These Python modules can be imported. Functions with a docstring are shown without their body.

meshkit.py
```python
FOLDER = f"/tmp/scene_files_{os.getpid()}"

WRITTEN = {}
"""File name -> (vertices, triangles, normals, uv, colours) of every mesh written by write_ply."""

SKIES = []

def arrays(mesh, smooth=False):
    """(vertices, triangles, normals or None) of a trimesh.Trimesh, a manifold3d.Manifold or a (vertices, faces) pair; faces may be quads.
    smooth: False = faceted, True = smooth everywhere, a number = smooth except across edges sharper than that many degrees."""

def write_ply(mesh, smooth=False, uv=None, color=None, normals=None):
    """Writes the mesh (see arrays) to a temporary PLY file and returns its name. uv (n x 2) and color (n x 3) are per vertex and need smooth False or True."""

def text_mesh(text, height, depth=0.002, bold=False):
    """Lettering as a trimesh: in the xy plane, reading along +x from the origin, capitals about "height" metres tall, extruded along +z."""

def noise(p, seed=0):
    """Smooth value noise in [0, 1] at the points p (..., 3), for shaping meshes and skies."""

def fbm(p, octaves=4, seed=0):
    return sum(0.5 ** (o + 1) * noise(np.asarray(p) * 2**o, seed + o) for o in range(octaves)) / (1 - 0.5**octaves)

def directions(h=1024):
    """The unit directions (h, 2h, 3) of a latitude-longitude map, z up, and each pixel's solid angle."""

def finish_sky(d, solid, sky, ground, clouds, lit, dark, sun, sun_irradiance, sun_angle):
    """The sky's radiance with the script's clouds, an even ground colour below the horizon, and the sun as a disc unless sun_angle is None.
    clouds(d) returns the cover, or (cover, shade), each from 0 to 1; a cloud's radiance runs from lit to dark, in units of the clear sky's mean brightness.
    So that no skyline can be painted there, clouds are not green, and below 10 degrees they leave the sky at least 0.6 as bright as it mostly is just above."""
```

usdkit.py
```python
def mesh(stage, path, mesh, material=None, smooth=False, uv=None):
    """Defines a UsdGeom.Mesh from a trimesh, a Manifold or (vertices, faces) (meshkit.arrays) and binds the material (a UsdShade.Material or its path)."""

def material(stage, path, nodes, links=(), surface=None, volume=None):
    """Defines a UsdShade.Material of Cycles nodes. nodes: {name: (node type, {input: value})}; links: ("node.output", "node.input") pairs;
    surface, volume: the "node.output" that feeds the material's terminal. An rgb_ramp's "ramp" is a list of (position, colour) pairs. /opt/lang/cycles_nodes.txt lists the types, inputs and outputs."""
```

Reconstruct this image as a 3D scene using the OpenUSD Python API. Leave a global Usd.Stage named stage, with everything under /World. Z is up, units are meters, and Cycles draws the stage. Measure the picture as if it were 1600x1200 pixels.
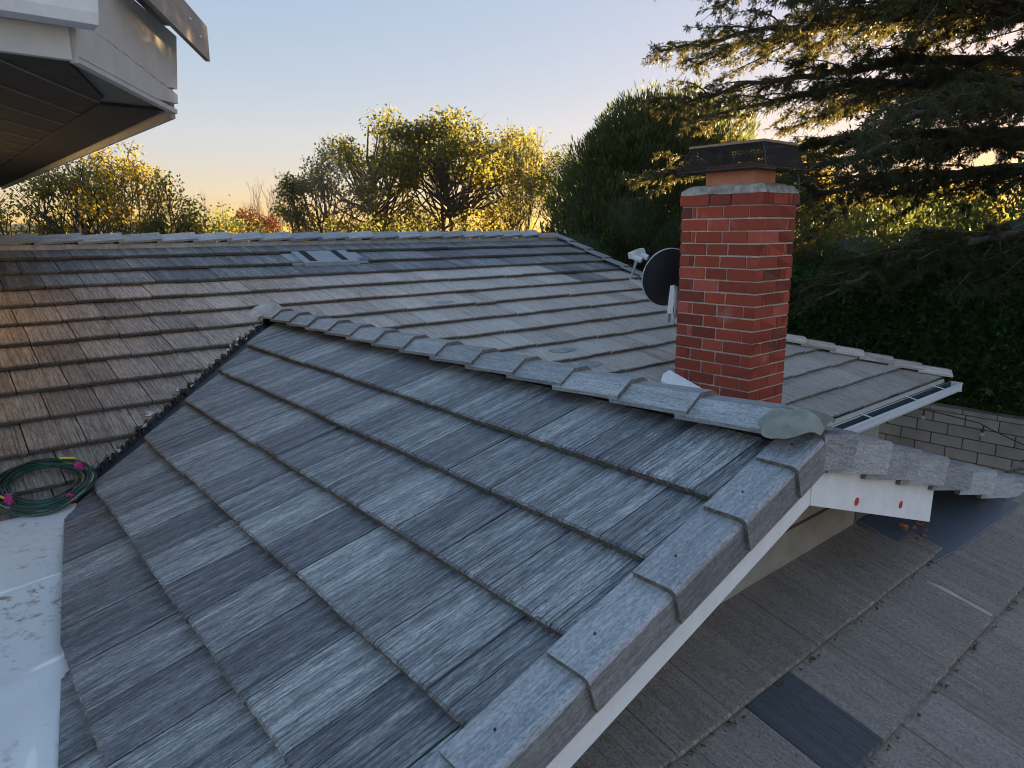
import math, numpy as np, trimesh, usdkit, meshkit
from pxr import Usd, UsdGeom, UsdLux, UsdShade, Sdf, Gf, Vt
from manifold3d import Manifold, Mesh as MMesh
from shapely.geometry import Polygon, box as sbox
from shapely.ops import unary_union

# ------------------------------------------------------------------ stage, camera, sky, sun, exposure
stage = Usd.Stage.CreateInMemory()
UsdGeom.SetStageUpAxis(stage, UsdGeom.Tokens.z)
UsdGeom.SetStageMetersPerUnit(stage, 1.0)
stage.SetDefaultPrim(UsdGeom.Xform.Define(stage, '/World').GetPrim())
UsdGeom.Scope.Define(stage, '/World/Looks')
H = 3.9                                     # camera height above the yard
EXPOSURE = 2.55
SKY_STRENGTH = 0.12
HAZE = 0.0002
SUN_INT = 1.25
SUN_AZ, SUN_EL = math.radians(90.0), math.radians(2.7)
fpx, pitch, roll, yaw = 1078.0, math.radians(12.46), math.radians(-.46), math.radians(40.0)
Fw = np.array([math.sin(yaw) * math.cos(pitch), math.cos(yaw) * math.cos(pitch), -math.sin(pitch)])
Rt = np.array([math.cos(yaw), -math.sin(yaw), 0.0]); Up = np.cross(Rt, Fw)
_c, _s = math.cos(roll), math.sin(roll)
Rt, Up = Rt * _c + Up * _s, Up * _c - Rt * _s
cam = UsdGeom.Camera.Define(stage, '/World/camera')
cam.CreateHorizontalApertureAttr(36.0); cam.CreateVerticalApertureAttr(27.0)
cam.CreateFocalLengthAttr(36.0 * fpx / 1600.0)
cam.CreateClippingRangeAttr(Gf.Vec2f(0.05, 5000))
cam.CreateExposureAttr(EXPOSURE)
cam.AddTransformOp().Set(Gf.Matrix4d(*Rt, 0, *Up, 0, *(-Fw), 0, 0, 0, H, 1))
sun_dir = np.array([math.sin(SUN_AZ) * math.cos(SUN_EL), math.cos(SUN_AZ) * math.cos(SUN_EL), math.sin(SUN_EL)])

sky = UsdLux.DomeLight.Define(stage, '/World/sky')
sky.GetPrim().SetCustomDataByKey('kind', 'structure')
skym = usdkit.material(stage, '/World/Looks/sky_material', {
    's': ('sky_texture', {'sky_type': 'single_scattering', 'sun_disc': False, 'sun_elevation': SUN_EL, 'sun_rotation': SUN_AZ,
                          'altitude': 100.0, 'air_density': 1.0, 'aerosol_density': 1.0, 'ozone_density': 2.5}),
    'g': ('gamma', {'gamma': 0.20}), 'h': ('hsv', {'saturation': 2.65}), 'm': ('mix', {'mix_type': 'multiply', 'fac': 1.0, 'color2': (1.165, .957, .995)}),
    'b': ('background_shader', {'strength': SKY_STRENGTH})}, [('s.color', 'g.color'), ('g.color', 'h.color'), ('h.color', 'm.color1'), ('m.color', 'b.color')], surface='b.background')
UsdShade.MaterialBindingAPI.Apply(sky.GetPrim()).Bind(skym)
sun = UsdLux.DistantLight.Define(stage, '/World/sun')
sun.CreateIntensityAttr(SUN_INT); sun.CreateAngleAttr(0.5); sun.CreateColorAttr(Gf.Vec3f(1.0, 0.70, 0.34))
sun.CreateNormalizeAttr(True)
_z = sun_dir; _x = np.cross([0, 0, 1], _z); _x /= np.linalg.norm(_x); _y = np.cross(_z, _x)
sun.AddTransformOp().Set(Gf.Matrix4d(*_x, 0, *_y, 0, *_z, 0, 0, 0, 30, 1))

# ------------------------------------------------------------------ helpers
_used = {}
def numbered(parent, name):
    k = (parent, name); n = _used.get(k, 0); _used[k] = n + 1
    return f'{parent}/{name}' if n == 0 else f'{parent}/{name}_{n:03d}'
def path_of(parent):
    return '/World' if parent is None else (parent if isinstance(parent, str) else str(parent.GetPath()))
def mark(prim, **kw):
    for k, v in kw.items():
        if v: prim.SetCustomDataByKey(k, v)
    return prim
GROUPS = {'slender_tree': 'slender trees behind the ridge below the upper eave', 'broad_tree': 'leafy trees in the centre beyond the ridge', 'bare_tree': 'leafless trees beyond the ridge', 'dense_tree': 'dense evergreen trees around the yard', 'gold_tree': 'golden trees behind the cedar', 'young_tree': 'small young trees beyond the ridge'}
def thing(name, label, category, loc=(0, 0, 0), group=None):
    x = UsdGeom.Xform.Define(stage, numbered('/World', name))
    group = group or GROUPS.get(name)
    if any(loc): x.AddTranslateOp().Set(Gf.Vec3d(*map(float, loc)))
    return mark(x.GetPrim(), label=label, category=category, group=group)
ORIG = {}
def obj(name, mesh, material, parent=None, xf=None, smooth=False, tone=None, **data):
    """One Mesh prim. mesh: trimesh or (v, f). xf: 4x4 row matrix. Coordinates are camera-centred; H is added for children of /World-level frames."""
    p = numbered(path_of(parent), name)
    m = usdkit.mesh(stage, p, mesh, material, smooth)
    if xf is not None: m.AddTransformOp().Set(Gf.Matrix4d(*[float(v) for v in np.asarray(xf).ravel()]))
    if tone is not None:
        UsdGeom.PrimvarsAPI(m).CreatePrimvar('tone', Sdf.ValueTypeNames.FloatArray, 'constant').Set(Vt.FloatArray([float(tone)]))
    return mark(m.GetPrim(), **data)
def tm(v, f): return trimesh.Trimesh(np.asarray(v, float), np.asarray(f), process=False)
def up(mesh):
    """camera-centred mesh -> world"""
    if isinstance(mesh, tuple): return (np.asarray(mesh[0], float) + [0, 0, H], mesh[1])
    mesh = mesh.copy(); mesh.apply_translation([0, 0, H]); return mesh
def cat(ms): return trimesh.util.concatenate(ms)
def box(x0, x1, y0, y1, z0, z1, bevel=0.0):
    if bevel <= 0:
        b = trimesh.creation.box([x1 - x0, y1 - y0, z1 - z0]); b.apply_translation([(x0 + x1) / 2, (y0 + y1) / 2, (z0 + z1) / 2]); return b
    e = bevel; pts = []
    for sx in (0, 1):
        for sy in (0, 1):
            for sz in (0, 1):
                c = np.array([[x0, x1][sx], [y0, y1][sy], [z0, z1][sz]]); d = np.array([1 - 2 * sx, 1 - 2 * sy, 1 - 2 * sz]) * e
                pts += [c + d * [1, 1, 0], c + d * [1, 0, 1], c + d * [0, 1, 1]]
    return trimesh.convex.convex_hull(np.array(pts))
def hull(pts): return trimesh.convex.convex_hull(np.asarray(pts, float))
def tube(pts, r, n=6, closed=False):
    pts = np.asarray(pts, float); m = len(pts); r = np.broadcast_to(np.asarray(r, float), m)
    t = np.roll(pts, -1, 0) - np.roll(pts, 1, 0) if closed else np.gradient(pts, axis=0)
    t /= np.maximum(np.linalg.norm(t, axis=1, keepdims=True), 1e-9)
    a = np.where(np.abs(t[:, 2:3]) < .9, [[0, 0, 1.]], [[1., 0, 0]]); u = np.cross(t, a); u /= np.linalg.norm(u, axis=1, keepdims=True); w = np.cross(t, u)
    an = np.arange(n) * 2 * np.pi / n
    v = (pts[:, None] + r[:, None, None] * (np.cos(an)[None, :, None] * u[:, None] + np.sin(an)[None, :, None] * w[:, None])).reshape(-1, 3)
    f = []
    for i in range(m if closed else m - 1):
        j = (i + 1) % m
        for k in range(n):
            l = (k + 1) % n; f += [[i * n + k, i * n + l, j * n + l], [i * n + k, j * n + l, j * n + k]]
    if not closed:
        for k in range(1, n - 1): f += [[0, k + 1, k], [(m - 1) * n, (m - 1) * n + k, (m - 1) * n + k + 1]]
    return tm(v, f)
def sweep(profile, frames):
    """profile: closed list of (a, b); frames: list of (origin, A, B[, scale profile]); a solid swept through the frames."""
    n = len(profile); v = []
    for fr in frames:
        o, A, B = fr[:3]; pr = fr[3] if len(fr) > 3 else profile
        v += [np.asarray(o) + a * np.asarray(A) + b * np.asarray(B) for a, b in pr]
    f = []
    for i in range(len(frames) - 1):
        for k in range(n):
            l = (k + 1) % n; a, b, c, d = i * n + k, i * n + l, (i + 1) * n + l, (i + 1) * n + k; f += [[a, b, c], [a, c, d]]
    import mapbox_earcut as ec
    P = np.array(frames[0][3] if len(frames[0]) > 3 else profile, np.float64)
    tri = np.array(ec.triangulate_float64(P, np.array([n], np.uint32))).reshape(-1, 3)
    e = (len(frames) - 1) * n
    f += [[a, c, b] for a, b, c in tri] + [[e + a, e + b, e + c] for a, b, c in tri]
    m = tm(v, f); m.fix_normals(); return m
def manifold(m): return Manifold(MMesh(vert_properties=np.asarray(m.vertices, np.float32), tri_verts=np.asarray(m.faces, np.uint32)))
def unmanifold(M):
    q = M.to_mesh(); return tm(q.vert_properties[:, :3], q.tri_verts)
def prism(poly, z0, z1):
    m = trimesh.creation.extrude_polygon(poly, z1 - z0, engine='earcut'); m.apply_translation([0, 0, z0]); return m
def wrand(seed): return np.random.default_rng(seed)

# ------------------------------------------------------------------ materials
def mat(name, nodes, links, surface='p.BSDF', volume=None): return usdkit.material(stage, '/World/Looks/' + name, nodes, links, surface=surface, volume=volume)
def plain(name, col, rough=.6, var=.12, scale=8.0, metallic=0.0, bump=0.0, bscale=60.0, spec=.5):
    c = np.array(col)
    n = {'t': ('texture_coordinate', {}), 'n': ('noise_texture', {'scale': scale, 'detail': 5.0, 'roughness': .6}),
         'r': ('rgb_ramp', {'ramp': [(0.25, tuple(c * (1 - var))), (0.75, tuple(np.minimum(c * (1 + var), .95)))]}),
         'p': ('principled_bsdf', {'roughness': rough, 'metallic': metallic, 'specular_ior_level': spec})}
    l = [('t.object', 'n.vector'), ('n.fac', 'r.fac'), ('r.color', 'p.base_color')]
    if bump:
        n['n2'] = ('noise_texture', {'scale': bscale, 'detail': 4.0}); n['b'] = ('bump', {'strength': bump, 'distance': .01})
        l += [('t.object', 'n2.vector'), ('n2.fac', 'b.height'), ('b.normal', 'p.normal')]
    return mat(name, n, l)
def tile_mat(name, ramp, wt=.55, wb=.5, ws=.75, wp=.45, streak=(165, .8), speck=(420, 120), rough=.55, bump=.5, spec=.8, edge=(.055, .047, .038), fleck=(.30, .28, .27)):
    """concrete shake tile: bands, fine streaks and flecks along the slope, in the tile's own axes; tone varies from tile to tile"""
    n = {'t': ('texture_coordinate', {}), 'o': ('object_info', {}), 'a': ('attribute', {'attribute': 'tone'}),
         'off': ('vector_math', {'vector_math_type' if False else 'math_type': 'scale', 'vector1': (37.0, 53.0, 19.0)}),
         'add': ('vector_math', {'math_type': 'add'}),
         'm1': ('mapping', {'scale': (streak[0], streak[1], streak[0])}), 'n1': ('noise_texture', {'scale': 1.0, 'detail': 4.0, 'roughness': .6}),
         'm2': ('mapping', {'scale': (24.0, .8, 6.0)}), 'n2': ('noise_texture', {'scale': 1.0, 'detail': 2.0}),
         'm3': ('mapping', {'scale': (speck[0], speck[1], speck[0])}), 'n3': ('noise_texture', {'scale': 1.0, 'detail': 2.0, 'roughness': .7}),
         'n4': ('noise_texture', {'scale': 2.3, 'detail': 4.0}),
         'c1': ('math', {'math_type': 'multiply_add', 'value2': ws}), 'c2': ('math', {'math_type': 'multiply_add', 'value2': wb}),
         'c3': ('math', {'math_type': 'multiply_add', 'value2': wp}), 'c4': ('math', {'math_type': 'multiply_add', 'value2': wt, 'value3': .5 - .5 * (wt + wb + ws + wp + .25)}),
         'c5': ('math', {'math_type': 'multiply_add', 'value2': .25}),
         'r': ('rgb_ramp', {'ramp': ramp}),
         'h': ('math', {'math_type': 'multiply_add', 'value2': .6}), 'b': ('bump', {'strength': bump, 'distance': .004}),
         'sx': ('separate_xyz', {}), 'ab': ('math', {'math_type': 'absolute'}), 'er': ('rgb_ramp', {'ramp': [(.45, (0, 0, 0)), (.75, (1, 1, 1))]}), 'en': ('noise_texture', {'scale': 60.0, 'detail': 3.0}),
         'ec': ('rgb_ramp', {'ramp': [(.35, tuple(np.array(edge) * .5)), (.65, tuple(np.array(edge) * 1.6))]}), 'em': ('mix', {'mix_type': 'mix'}), 'm5': ('mapping', {'scale': (300, 85, 300)}), 'n5': ('noise_texture', {'scale': 1.0, 'detail': 2.5, 'roughness': .6}), 'f5': ('rgb_ramp', {'ramp': [(.36, fleck), (.46, (1, 1, 1))]}), 'fm': ('mix', {'mix_type': 'multiply', 'fac': 1.0}),
         'p': ('principled_bsdf', {'roughness': rough, 'specular_ior_level': spec})}
    l = [('t.normal', 'sx.vector'), ('sx.y', 'ab.value1'), ('ab.value', 'er.fac'), ('t.object', 'en.vector'), ('en.fac', 'ec.fac'), ('er.color', 'em.fac'), ('add.vector', 'm5.vector'), ('m5.vector', 'n5.vector'), ('n5.fac', 'f5.fac'), ('r.color', 'fm.color1'), ('f5.color', 'fm.color2'), ('fm.color', 'em.color1'), ('ec.color', 'em.color2'), ('a.fac', 'off.scale'), ('t.object', 'add.vector1'), ('off.vector', 'add.vector2'),
         ('add.vector', 'm1.vector'), ('m1.vector', 'n1.vector'), ('add.vector', 'm2.vector'), ('m2.vector', 'n2.vector'),
         ('add.vector', 'm3.vector'), ('m3.vector', 'n3.vector'), ('t.object', 'n4.vector'),
         ('a.fac', 'c4.value1'), ('n2.fac', 'c2.value1'), ('c4.value', 'c2.value3'), ('n1.fac', 'c1.value1'), ('c2.value', 'c1.value3'),
         ('n3.fac', 'c3.value1'), ('c1.value', 'c3.value3'), ('n4.fac', 'c5.value1'), ('c3.value', 'c5.value3'), ('c5.value', 'r.fac'), ('em.color', 'p.base_color'),
         ('n3.fac', 'h.value1'), ('n1.fac', 'h.value3'), ('h.value', 'b.height'), ('b.normal', 'p.normal')]
    return mat(name, n, l)
M = {}
M['gray_tile'] = tile_mat('gray_tile', [(0.0, (.018, .019, .024)), (.34, (.066, .070, .083)), (.58, (.185, .193, .205)), (.80, (.36, .37, .37)), (1.0, (.55, .555, .54))], wt=.34, wb=.72, ws=1.25, wp=.5)
M['cap_tile'] = tile_mat('cap_tile', [(0.0, (.05, .052, .058)), (.38, (.165, .175, .192)), (.62, (.275, .288, .305)), (1.0, (.46, .465, .465))], wt=.5, wb=.3, ws=.8, wp=.9, streak=(90, 9.0), speck=(170, 60), edge=(.085, .08, .072), fleck=(.62, .6, .58))
M['brown_tile'] = tile_mat('brown_tile', [(0.0, (.09, .073, .063)), (.36, (.29, .238, .204)), (.60, (.50, .435, .392)), (1.0, (.68, .625, .585))], wt=.60, wb=.40, ws=1.15, wp=.30, streak=(85, .45), edge=(.06, .046, .033))
M['lower_tile'] = tile_mat('lower_tile', [(0.0, (.06, .050, .045)), (.4, (.195, .160, .138)), (.62, (.305, .257, .224)), (1.0, (.48, .43, .39))], wt=.22, wb=.28, ws=.50, wp=1.3, streak=(110, 2.2), speck=(240, 150), edge=(.06, .045, .03))
M['dark_tile'] = tile_mat('dark_tile', [(0.0, (.016, .020, .028)), (.5, (.05, .058, .072)), (1.0, (.14, .15, .165))], wt=.2, wb=.5, ws=.6, wp=.4)
M['white_paint'] = plain('white_paint', (.74, .75, .765), .45, .09, 14, bump=.12)
M['cream_paint'] = plain('cream_paint', (.50, .46, .40), .7, .15, 10)
M['old_white'] = plain('old_white', (.55, .545, .53), .6, .12, 7, bump=.25, bscale=30)
M['soffit'] = plain('soffit_shade_paint', (.045, .042, .040), .8, .25, 12)  # near-black: the shade under the upper eave is put into this colour
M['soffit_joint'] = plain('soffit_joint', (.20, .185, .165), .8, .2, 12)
M['black_flashing'] = plain('black_flashing', (.018, .019, .024), .45, .3, 14)
M['grey_flashing'] = plain('grey_flashing', (.085, .105, .14), .5, .12, 5, metallic=.0)
M['underlay'] = plain('underlay', (.03, .03, .031), .9, .2, 10)
M['wood_sheath'] = plain('wood_sheath', (.12, .09, .065), .8, .25, 14)
M['mortar'] = plain('mortar', (.46, .41, .36), .9, .25, 25, bump=.4)
M['crown'] = plain('crown_cement', (.29, .265, .225), .9, .65, 13, bump=.5, bscale=40)
M['flue'] = plain('flue_clay', (.48, .19, .11), .75, .2, 8, bump=.2)
M['mesh_metal'] = plain('mesh_metal', (.022, .020, .020), .6, .3, 20)
M['rusty'] = plain('rusty_steel', (.22, .14, .10), .7, .35, 20)
M['galv'] = plain('galvanised', (.50, .53, .57), .4, .15, 10, metallic=.3)
M['vent_metal'] = plain('vent_metal', (.27, .30, .34), .45, .15, 10, metallic=.2)
M['gutter_dirt_shade'] = plain('gutter_dirt_shade', (.035, .042, .05), .6, .4, 12)  # dirt colour darkened further to carry the shade inside the trough
M['moss'] = plain('moss', (.045, .042, .02), .95, .5, 60)
M['dish_black'] = plain('dish_black', (.012, .013, .017), .5, .15, 6)
M['dish_grey'] = plain('dish_grey', (.52, .54, .57), .5, .08, 8)
M['hood'] = plain('hood_membrane', (.165, .17, .14), .8, .3, 14, bump=.5, bscale=25)
M['old_mortar'] = plain('old_mortar', (.32, .33, .33), .9, .3, 18, bump=.5)
M['wire_green'] = plain('wire_green', (.015, .075, .045), .4, .3, 10)
M['wire_dark'] = plain('wire_dark', (.020, .028, .030), .4, .3, 10)
M['wire_light'] = plain('wire_light', (.10, .33, .16), .4, .2, 10)
M['tape_pink'] = plain('tape_pink', (.40, .02, .16), .5, .2, 20)
M['tie_yellow'] = plain('tie_yellow', (.62, .60, .04), .5, .1, 20)
M['seal_red'] = plain('seal_red', (.55, .04, .02), .6, .2, 20)
M['nail'] = plain('nail', (.75, .77, .8), .3, .05, 20, metallic=.4)
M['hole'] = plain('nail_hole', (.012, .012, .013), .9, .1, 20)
M['cord'] = plain('cord', (.02, .02, .02), .6, .1, 20)
M['bulb'] = mat('bulb_glass', {'p': ('principled_bsdf', {'base_color': (.75, .72, .66), 'roughness': .15, 'transmission_weight': .5})}, [])
M['dry_leaf'] = plain('dry_leaf', (.36, .11, .03), .8, .4, 40)
M['filler'] = plain('joint_filler', (.46, .43, .36), .85, .2, 12)
M['bark'] = plain('bark', (.060, .046, .036), .9, .35, 9, bump=.6, bscale=20)
M['bark_pale'] = plain('bark_pale', (.30, .22, .17), .9, .3, 9)
M['twig'] = plain('twig', (.10, .07, .045), .9, .3, 9)
M['ground'] = plain('ground_soil', (.12, .10, .07), .95, .35, .6)
M['patio'] = plain('patio', (.32, .30, .28), .9, .15, 2)
M['hill'] = plain('hill_scrub', (.09, .085, .06), .95, .35, .03)
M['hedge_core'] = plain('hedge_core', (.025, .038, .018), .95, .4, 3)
M['brick'] = mat('brick', {'t': ('texture_coordinate', {}), 'a': ('attribute', {'attribute': 'tone'}), 'g': ('geometry', {}),
    'n': ('noise_texture', {'scale': 16.0, 'detail': 5.0, 'roughness': .7}), 'n2': ('noise_texture', {'scale': 120.0, 'detail': 3.0}),
    'n3': ('noise_texture', {'scale': 3.2, 'detail': 4.0, 'roughness': .6}),
    's': ('math', {'math_type': 'multiply_add', 'value2': .75, 'value3': -.02}), 's2': ('math', {'math_type': 'multiply_add', 'value2': .35}),
    'r': ('rgb_ramp', {'ramp': [(.1, (.075, .028, .022)), (.35, (.20, .038, .022)), (.7, (.33, .055, .028)), (1., (.40, .12, .08))]}),
    'w': ('rgb_ramp', {'ramp': [(.60, (0, 0, 0)), (.78, (.5, .5, .5))]}), 'mx': ('mix', {'mix_type': 'mix', 'color2': (.42, .30, .27)}),
    'b': ('bump', {'strength': .45, 'distance': .004}), 'p': ('principled_bsdf', {'roughness': .85, 'specular_ior_level': .3})},
    [('t.object', 'n.vector'), ('t.object', 'n2.vector'), ('g.position', 'n3.vector'), ('a.fac', 's.value1'), ('n.fac', 's2.value1'), ('s.value', 's2.value3'), ('s2.value', 'r.fac'),
     ('n3.fac', 'w.fac'), ('w.color', 'mx.fac'), ('r.color', 'mx.color1'), ('mx.color', 'p.base_color'), ('n2.fac', 'b.height'), ('b.normal', 'p.normal')])
M['block'] = mat('block', {'t': ('texture_coordinate', {}), 'a': ('attribute', {'attribute': 'tone'}), 'g': ('geometry', {}),
    'n': ('noise_texture', {'scale': 5.0, 'detail': 5.0, 'roughness': .7}), 'n2': ('noise_texture', {'scale': 90.0, 'detail': 3.0}),
    'mp': ('mapping', {'scale': (3.0, 3.0, .7)}), 'n3': ('noise_texture', {'scale': 1.0, 'detail': 4.0}),
    's': ('math', {'math_type': 'multiply_add', 'value2': .35, 'value3': -.05}), 's2': ('math', {'math_type': 'multiply_add', 'value2': .4}), 's3': ('math', {'math_type': 'multiply_add', 'value2': .6}),
    'r': ('rgb_ramp', {'ramp': [(.25, (.10, .082, .068)), (.55, (.24, .195, .16)), (.9, (.38, .32, .27))]}),
    'b': ('bump', {'strength': .4, 'distance': .004}), 'p': ('principled_bsdf', {'roughness': .9})},
    [('t.object', 'n.vector'), ('t.object', 'n2.vector'), ('g.position', 'mp.vector'), ('mp.vector', 'n3.vector'), ('a.fac', 's.value1'), ('n.fac', 's2.value1'), ('s.value', 's2.value3'), ('n3.fac', 's3.value1'), ('s2.value', 's3.value3'),
     ('s3.value', 'r.fac'), ('r.color', 'p.base_color'), ('n2.fac', 'b.height'), ('b.normal', 'p.normal')])
M['membrane'] = mat('membrane', {'t': ('texture_coordinate', {}), 'n': ('noise_texture', {'scale': 2.2, 'detail': 6.0, 'roughness': .65}), 'n2': ('noise_texture', {'scale': 26.0, 'detail': 4.0, 'roughness': .7}),
    'r': ('rgb_ramp', {'ramp': [(.44, (0, 0, 0)), (.60, (1, 1, 1))]}), 'r2': ('rgb_ramp', {'ramp': [(.54, (0, 0, 0)), (.64, (1, 1, 1))]}),
    'mu': ('mix', {'mix_type': 'multiply', 'fac': 1.0}), 'c': ('mix', {'mix_type': 'mix', 'color1': (.82, .83, .84), 'color2': (.36, .26, .20)}),
    'p': ('principled_bsdf', {'roughness': .55})},
    [('t.object', 'n.vector'), ('t.object', 'n2.vector'), ('n.fac', 'r.fac'), ('n2.fac', 'r2.fac'), ('r.color', 'mu.color1'), ('r2.color', 'mu.color2'), ('mu.color', 'c.fac'), ('c.color', 'p.base_color')])
def leaf_mat(name, c0, c1, c2, trans=.45, rough=.5, tcol=None):
    t = tcol or tuple(np.minimum(np.array(c1) * 1.9, .9))
    return mat(name, {'g': ('geometry', {}), 'r': ('rgb_ramp', {'ramp': [(0, c0), (.5, c1), (1, c2)]}), 'p': ('principled_bsdf', {'roughness': rough, 'specular_ior_level': .4}),
                      'mu': ('mix', {'mix_type': 'mix', 'fac': .5, 'color2': t}), 'tr': ('translucent_bsdf', {}), 'm': ('mix_closure', {'fac': trans})},
               [('g.random_per_island', 'r.fac'), ('r.color', 'p.base_color'), ('r.color', 'mu.color1'), ('mu.color', 'tr.color'), ('p.BSDF', 'm.closure1'), ('tr.BSDF', 'm.closure2')], surface='m.closure')
M['leaf_gold'] = leaf_mat('leaf_gold', (.055, .055, .012), (.12, .11, .02), (.20, .16, .03), .65, tcol=(.80, .62, .08))
M['leaf_olive'] = leaf_mat('leaf_olive', (.035, .048, .012), (.07, .085, .02), (.13, .13, .03), .6, tcol=(.52, .48, .09))
M['leaf_lime'] = leaf_mat('leaf_lime', (.08, .12, .015), (.16, .20, .03), (.25, .26, .05), .5, tcol=(.55, .55, .08))
M['leaf_red'] = leaf_mat('leaf_red', (.10, .035, .02), (.17, .06, .03), (.24, .10, .05), .35)
M['leaf_dark'] = leaf_mat('leaf_dark', (.035, .058, .02), (.07, .105, .034), (.14, .175, .055), .45, .4, tcol=(.36, .40, .09))
M['leaf_glossy'] = leaf_mat('leaf_glossy', (.045, .10, .026), (.08, .16, .042), (.15, .25, .065), .3, .28, tcol=(.10, .22, .04))
M['needle'] = leaf_mat('needle', (.020, .034, .017), (.036, .056, .026), (.07, .085, .034), .35, .5, tcol=(.42, .35, .08))
M['leaf_grey'] = leaf_mat('leaf_grey', (.07, .075, .05), (.13, .13, .08), (.22, .21, .13), .55, tcol=(.62, .54, .24))

# ------------------------------------------------------------------ setting: ground, hills
E_, W_ = .343, .272
dpit, mpit = math.radians(18.25), math.radians(17.64)
rng = wrand(5)
g = np.linspace(-1, 1, 61); g = np.sign(g) * np.abs(g) ** 2.2 * 600
GX, GY = np.meshgrid(g, g, indexing='ij')
GZ = np.where(np.hypot(GX, GY) > 60, -3.0 * (1 - np.exp(-(np.hypot(GX, GY) - 60) / 200)), 0) - .03
gv = np.stack([GX, GY, GZ], -1).reshape(-1, 3); n_ = 61
gi = np.arange(n_ * n_).reshape(n_, n_)
gf = np.concatenate([np.stack([gi[:-1, :-1], gi[1:, :-1], gi[1:, 1:]], -1).reshape(-1, 3), np.stack([gi[:-1, :-1], gi[1:, 1:], gi[:-1, 1:]], -1).reshape(-1, 3)])
obj('ground', tm(gv, gf), M['ground'], kind='structure')
obj('patio', box(5.0, 10.4, -6, 8.5, -.029, .02), M['patio'], kind='structure')
def hill_strip(name, dist, az0, az1, zs, seed, depth=120):
    a = np.radians(np.linspace(az0, az1, 120)); t = np.linspace(0, 1, 12)
    hgt = zs * meshkit.fbm(np.stack([a * 9, np.full_like(a, seed), np.zeros_like(a)], -1), 5, seed)
    v = []
    for k in t:
        d = dist + depth * k; prof = math.sin(min(k * 1.0, 1) * math.pi) ** .8
        z = hgt * prof - 4 + meshkit.fbm(np.stack([a * 160, np.full_like(a, k * 7), np.zeros_like(a)], -1), 3, seed) * 3.0 * prof
        v.append(np.stack([np.sin(a) * d, np.cos(a) * d, z], -1))
    v = np.concatenate(v); i = np.arange(12 * 120).reshape(12, 120)
    f = np.concatenate([np.stack([i[:-1, :-1], i[:-1, 1:], i[1:, 1:]], -1).reshape(-1, 3), np.stack([i[:-1, :-1], i[1:, 1:], i[1:, :-1]], -1).reshape(-1, 3)])
    obj(name, tm(v, f), M['hill'], smooth=True, kind='structure')
hill_strip('hills', 330, -30, 110, 17, 3)

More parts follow.
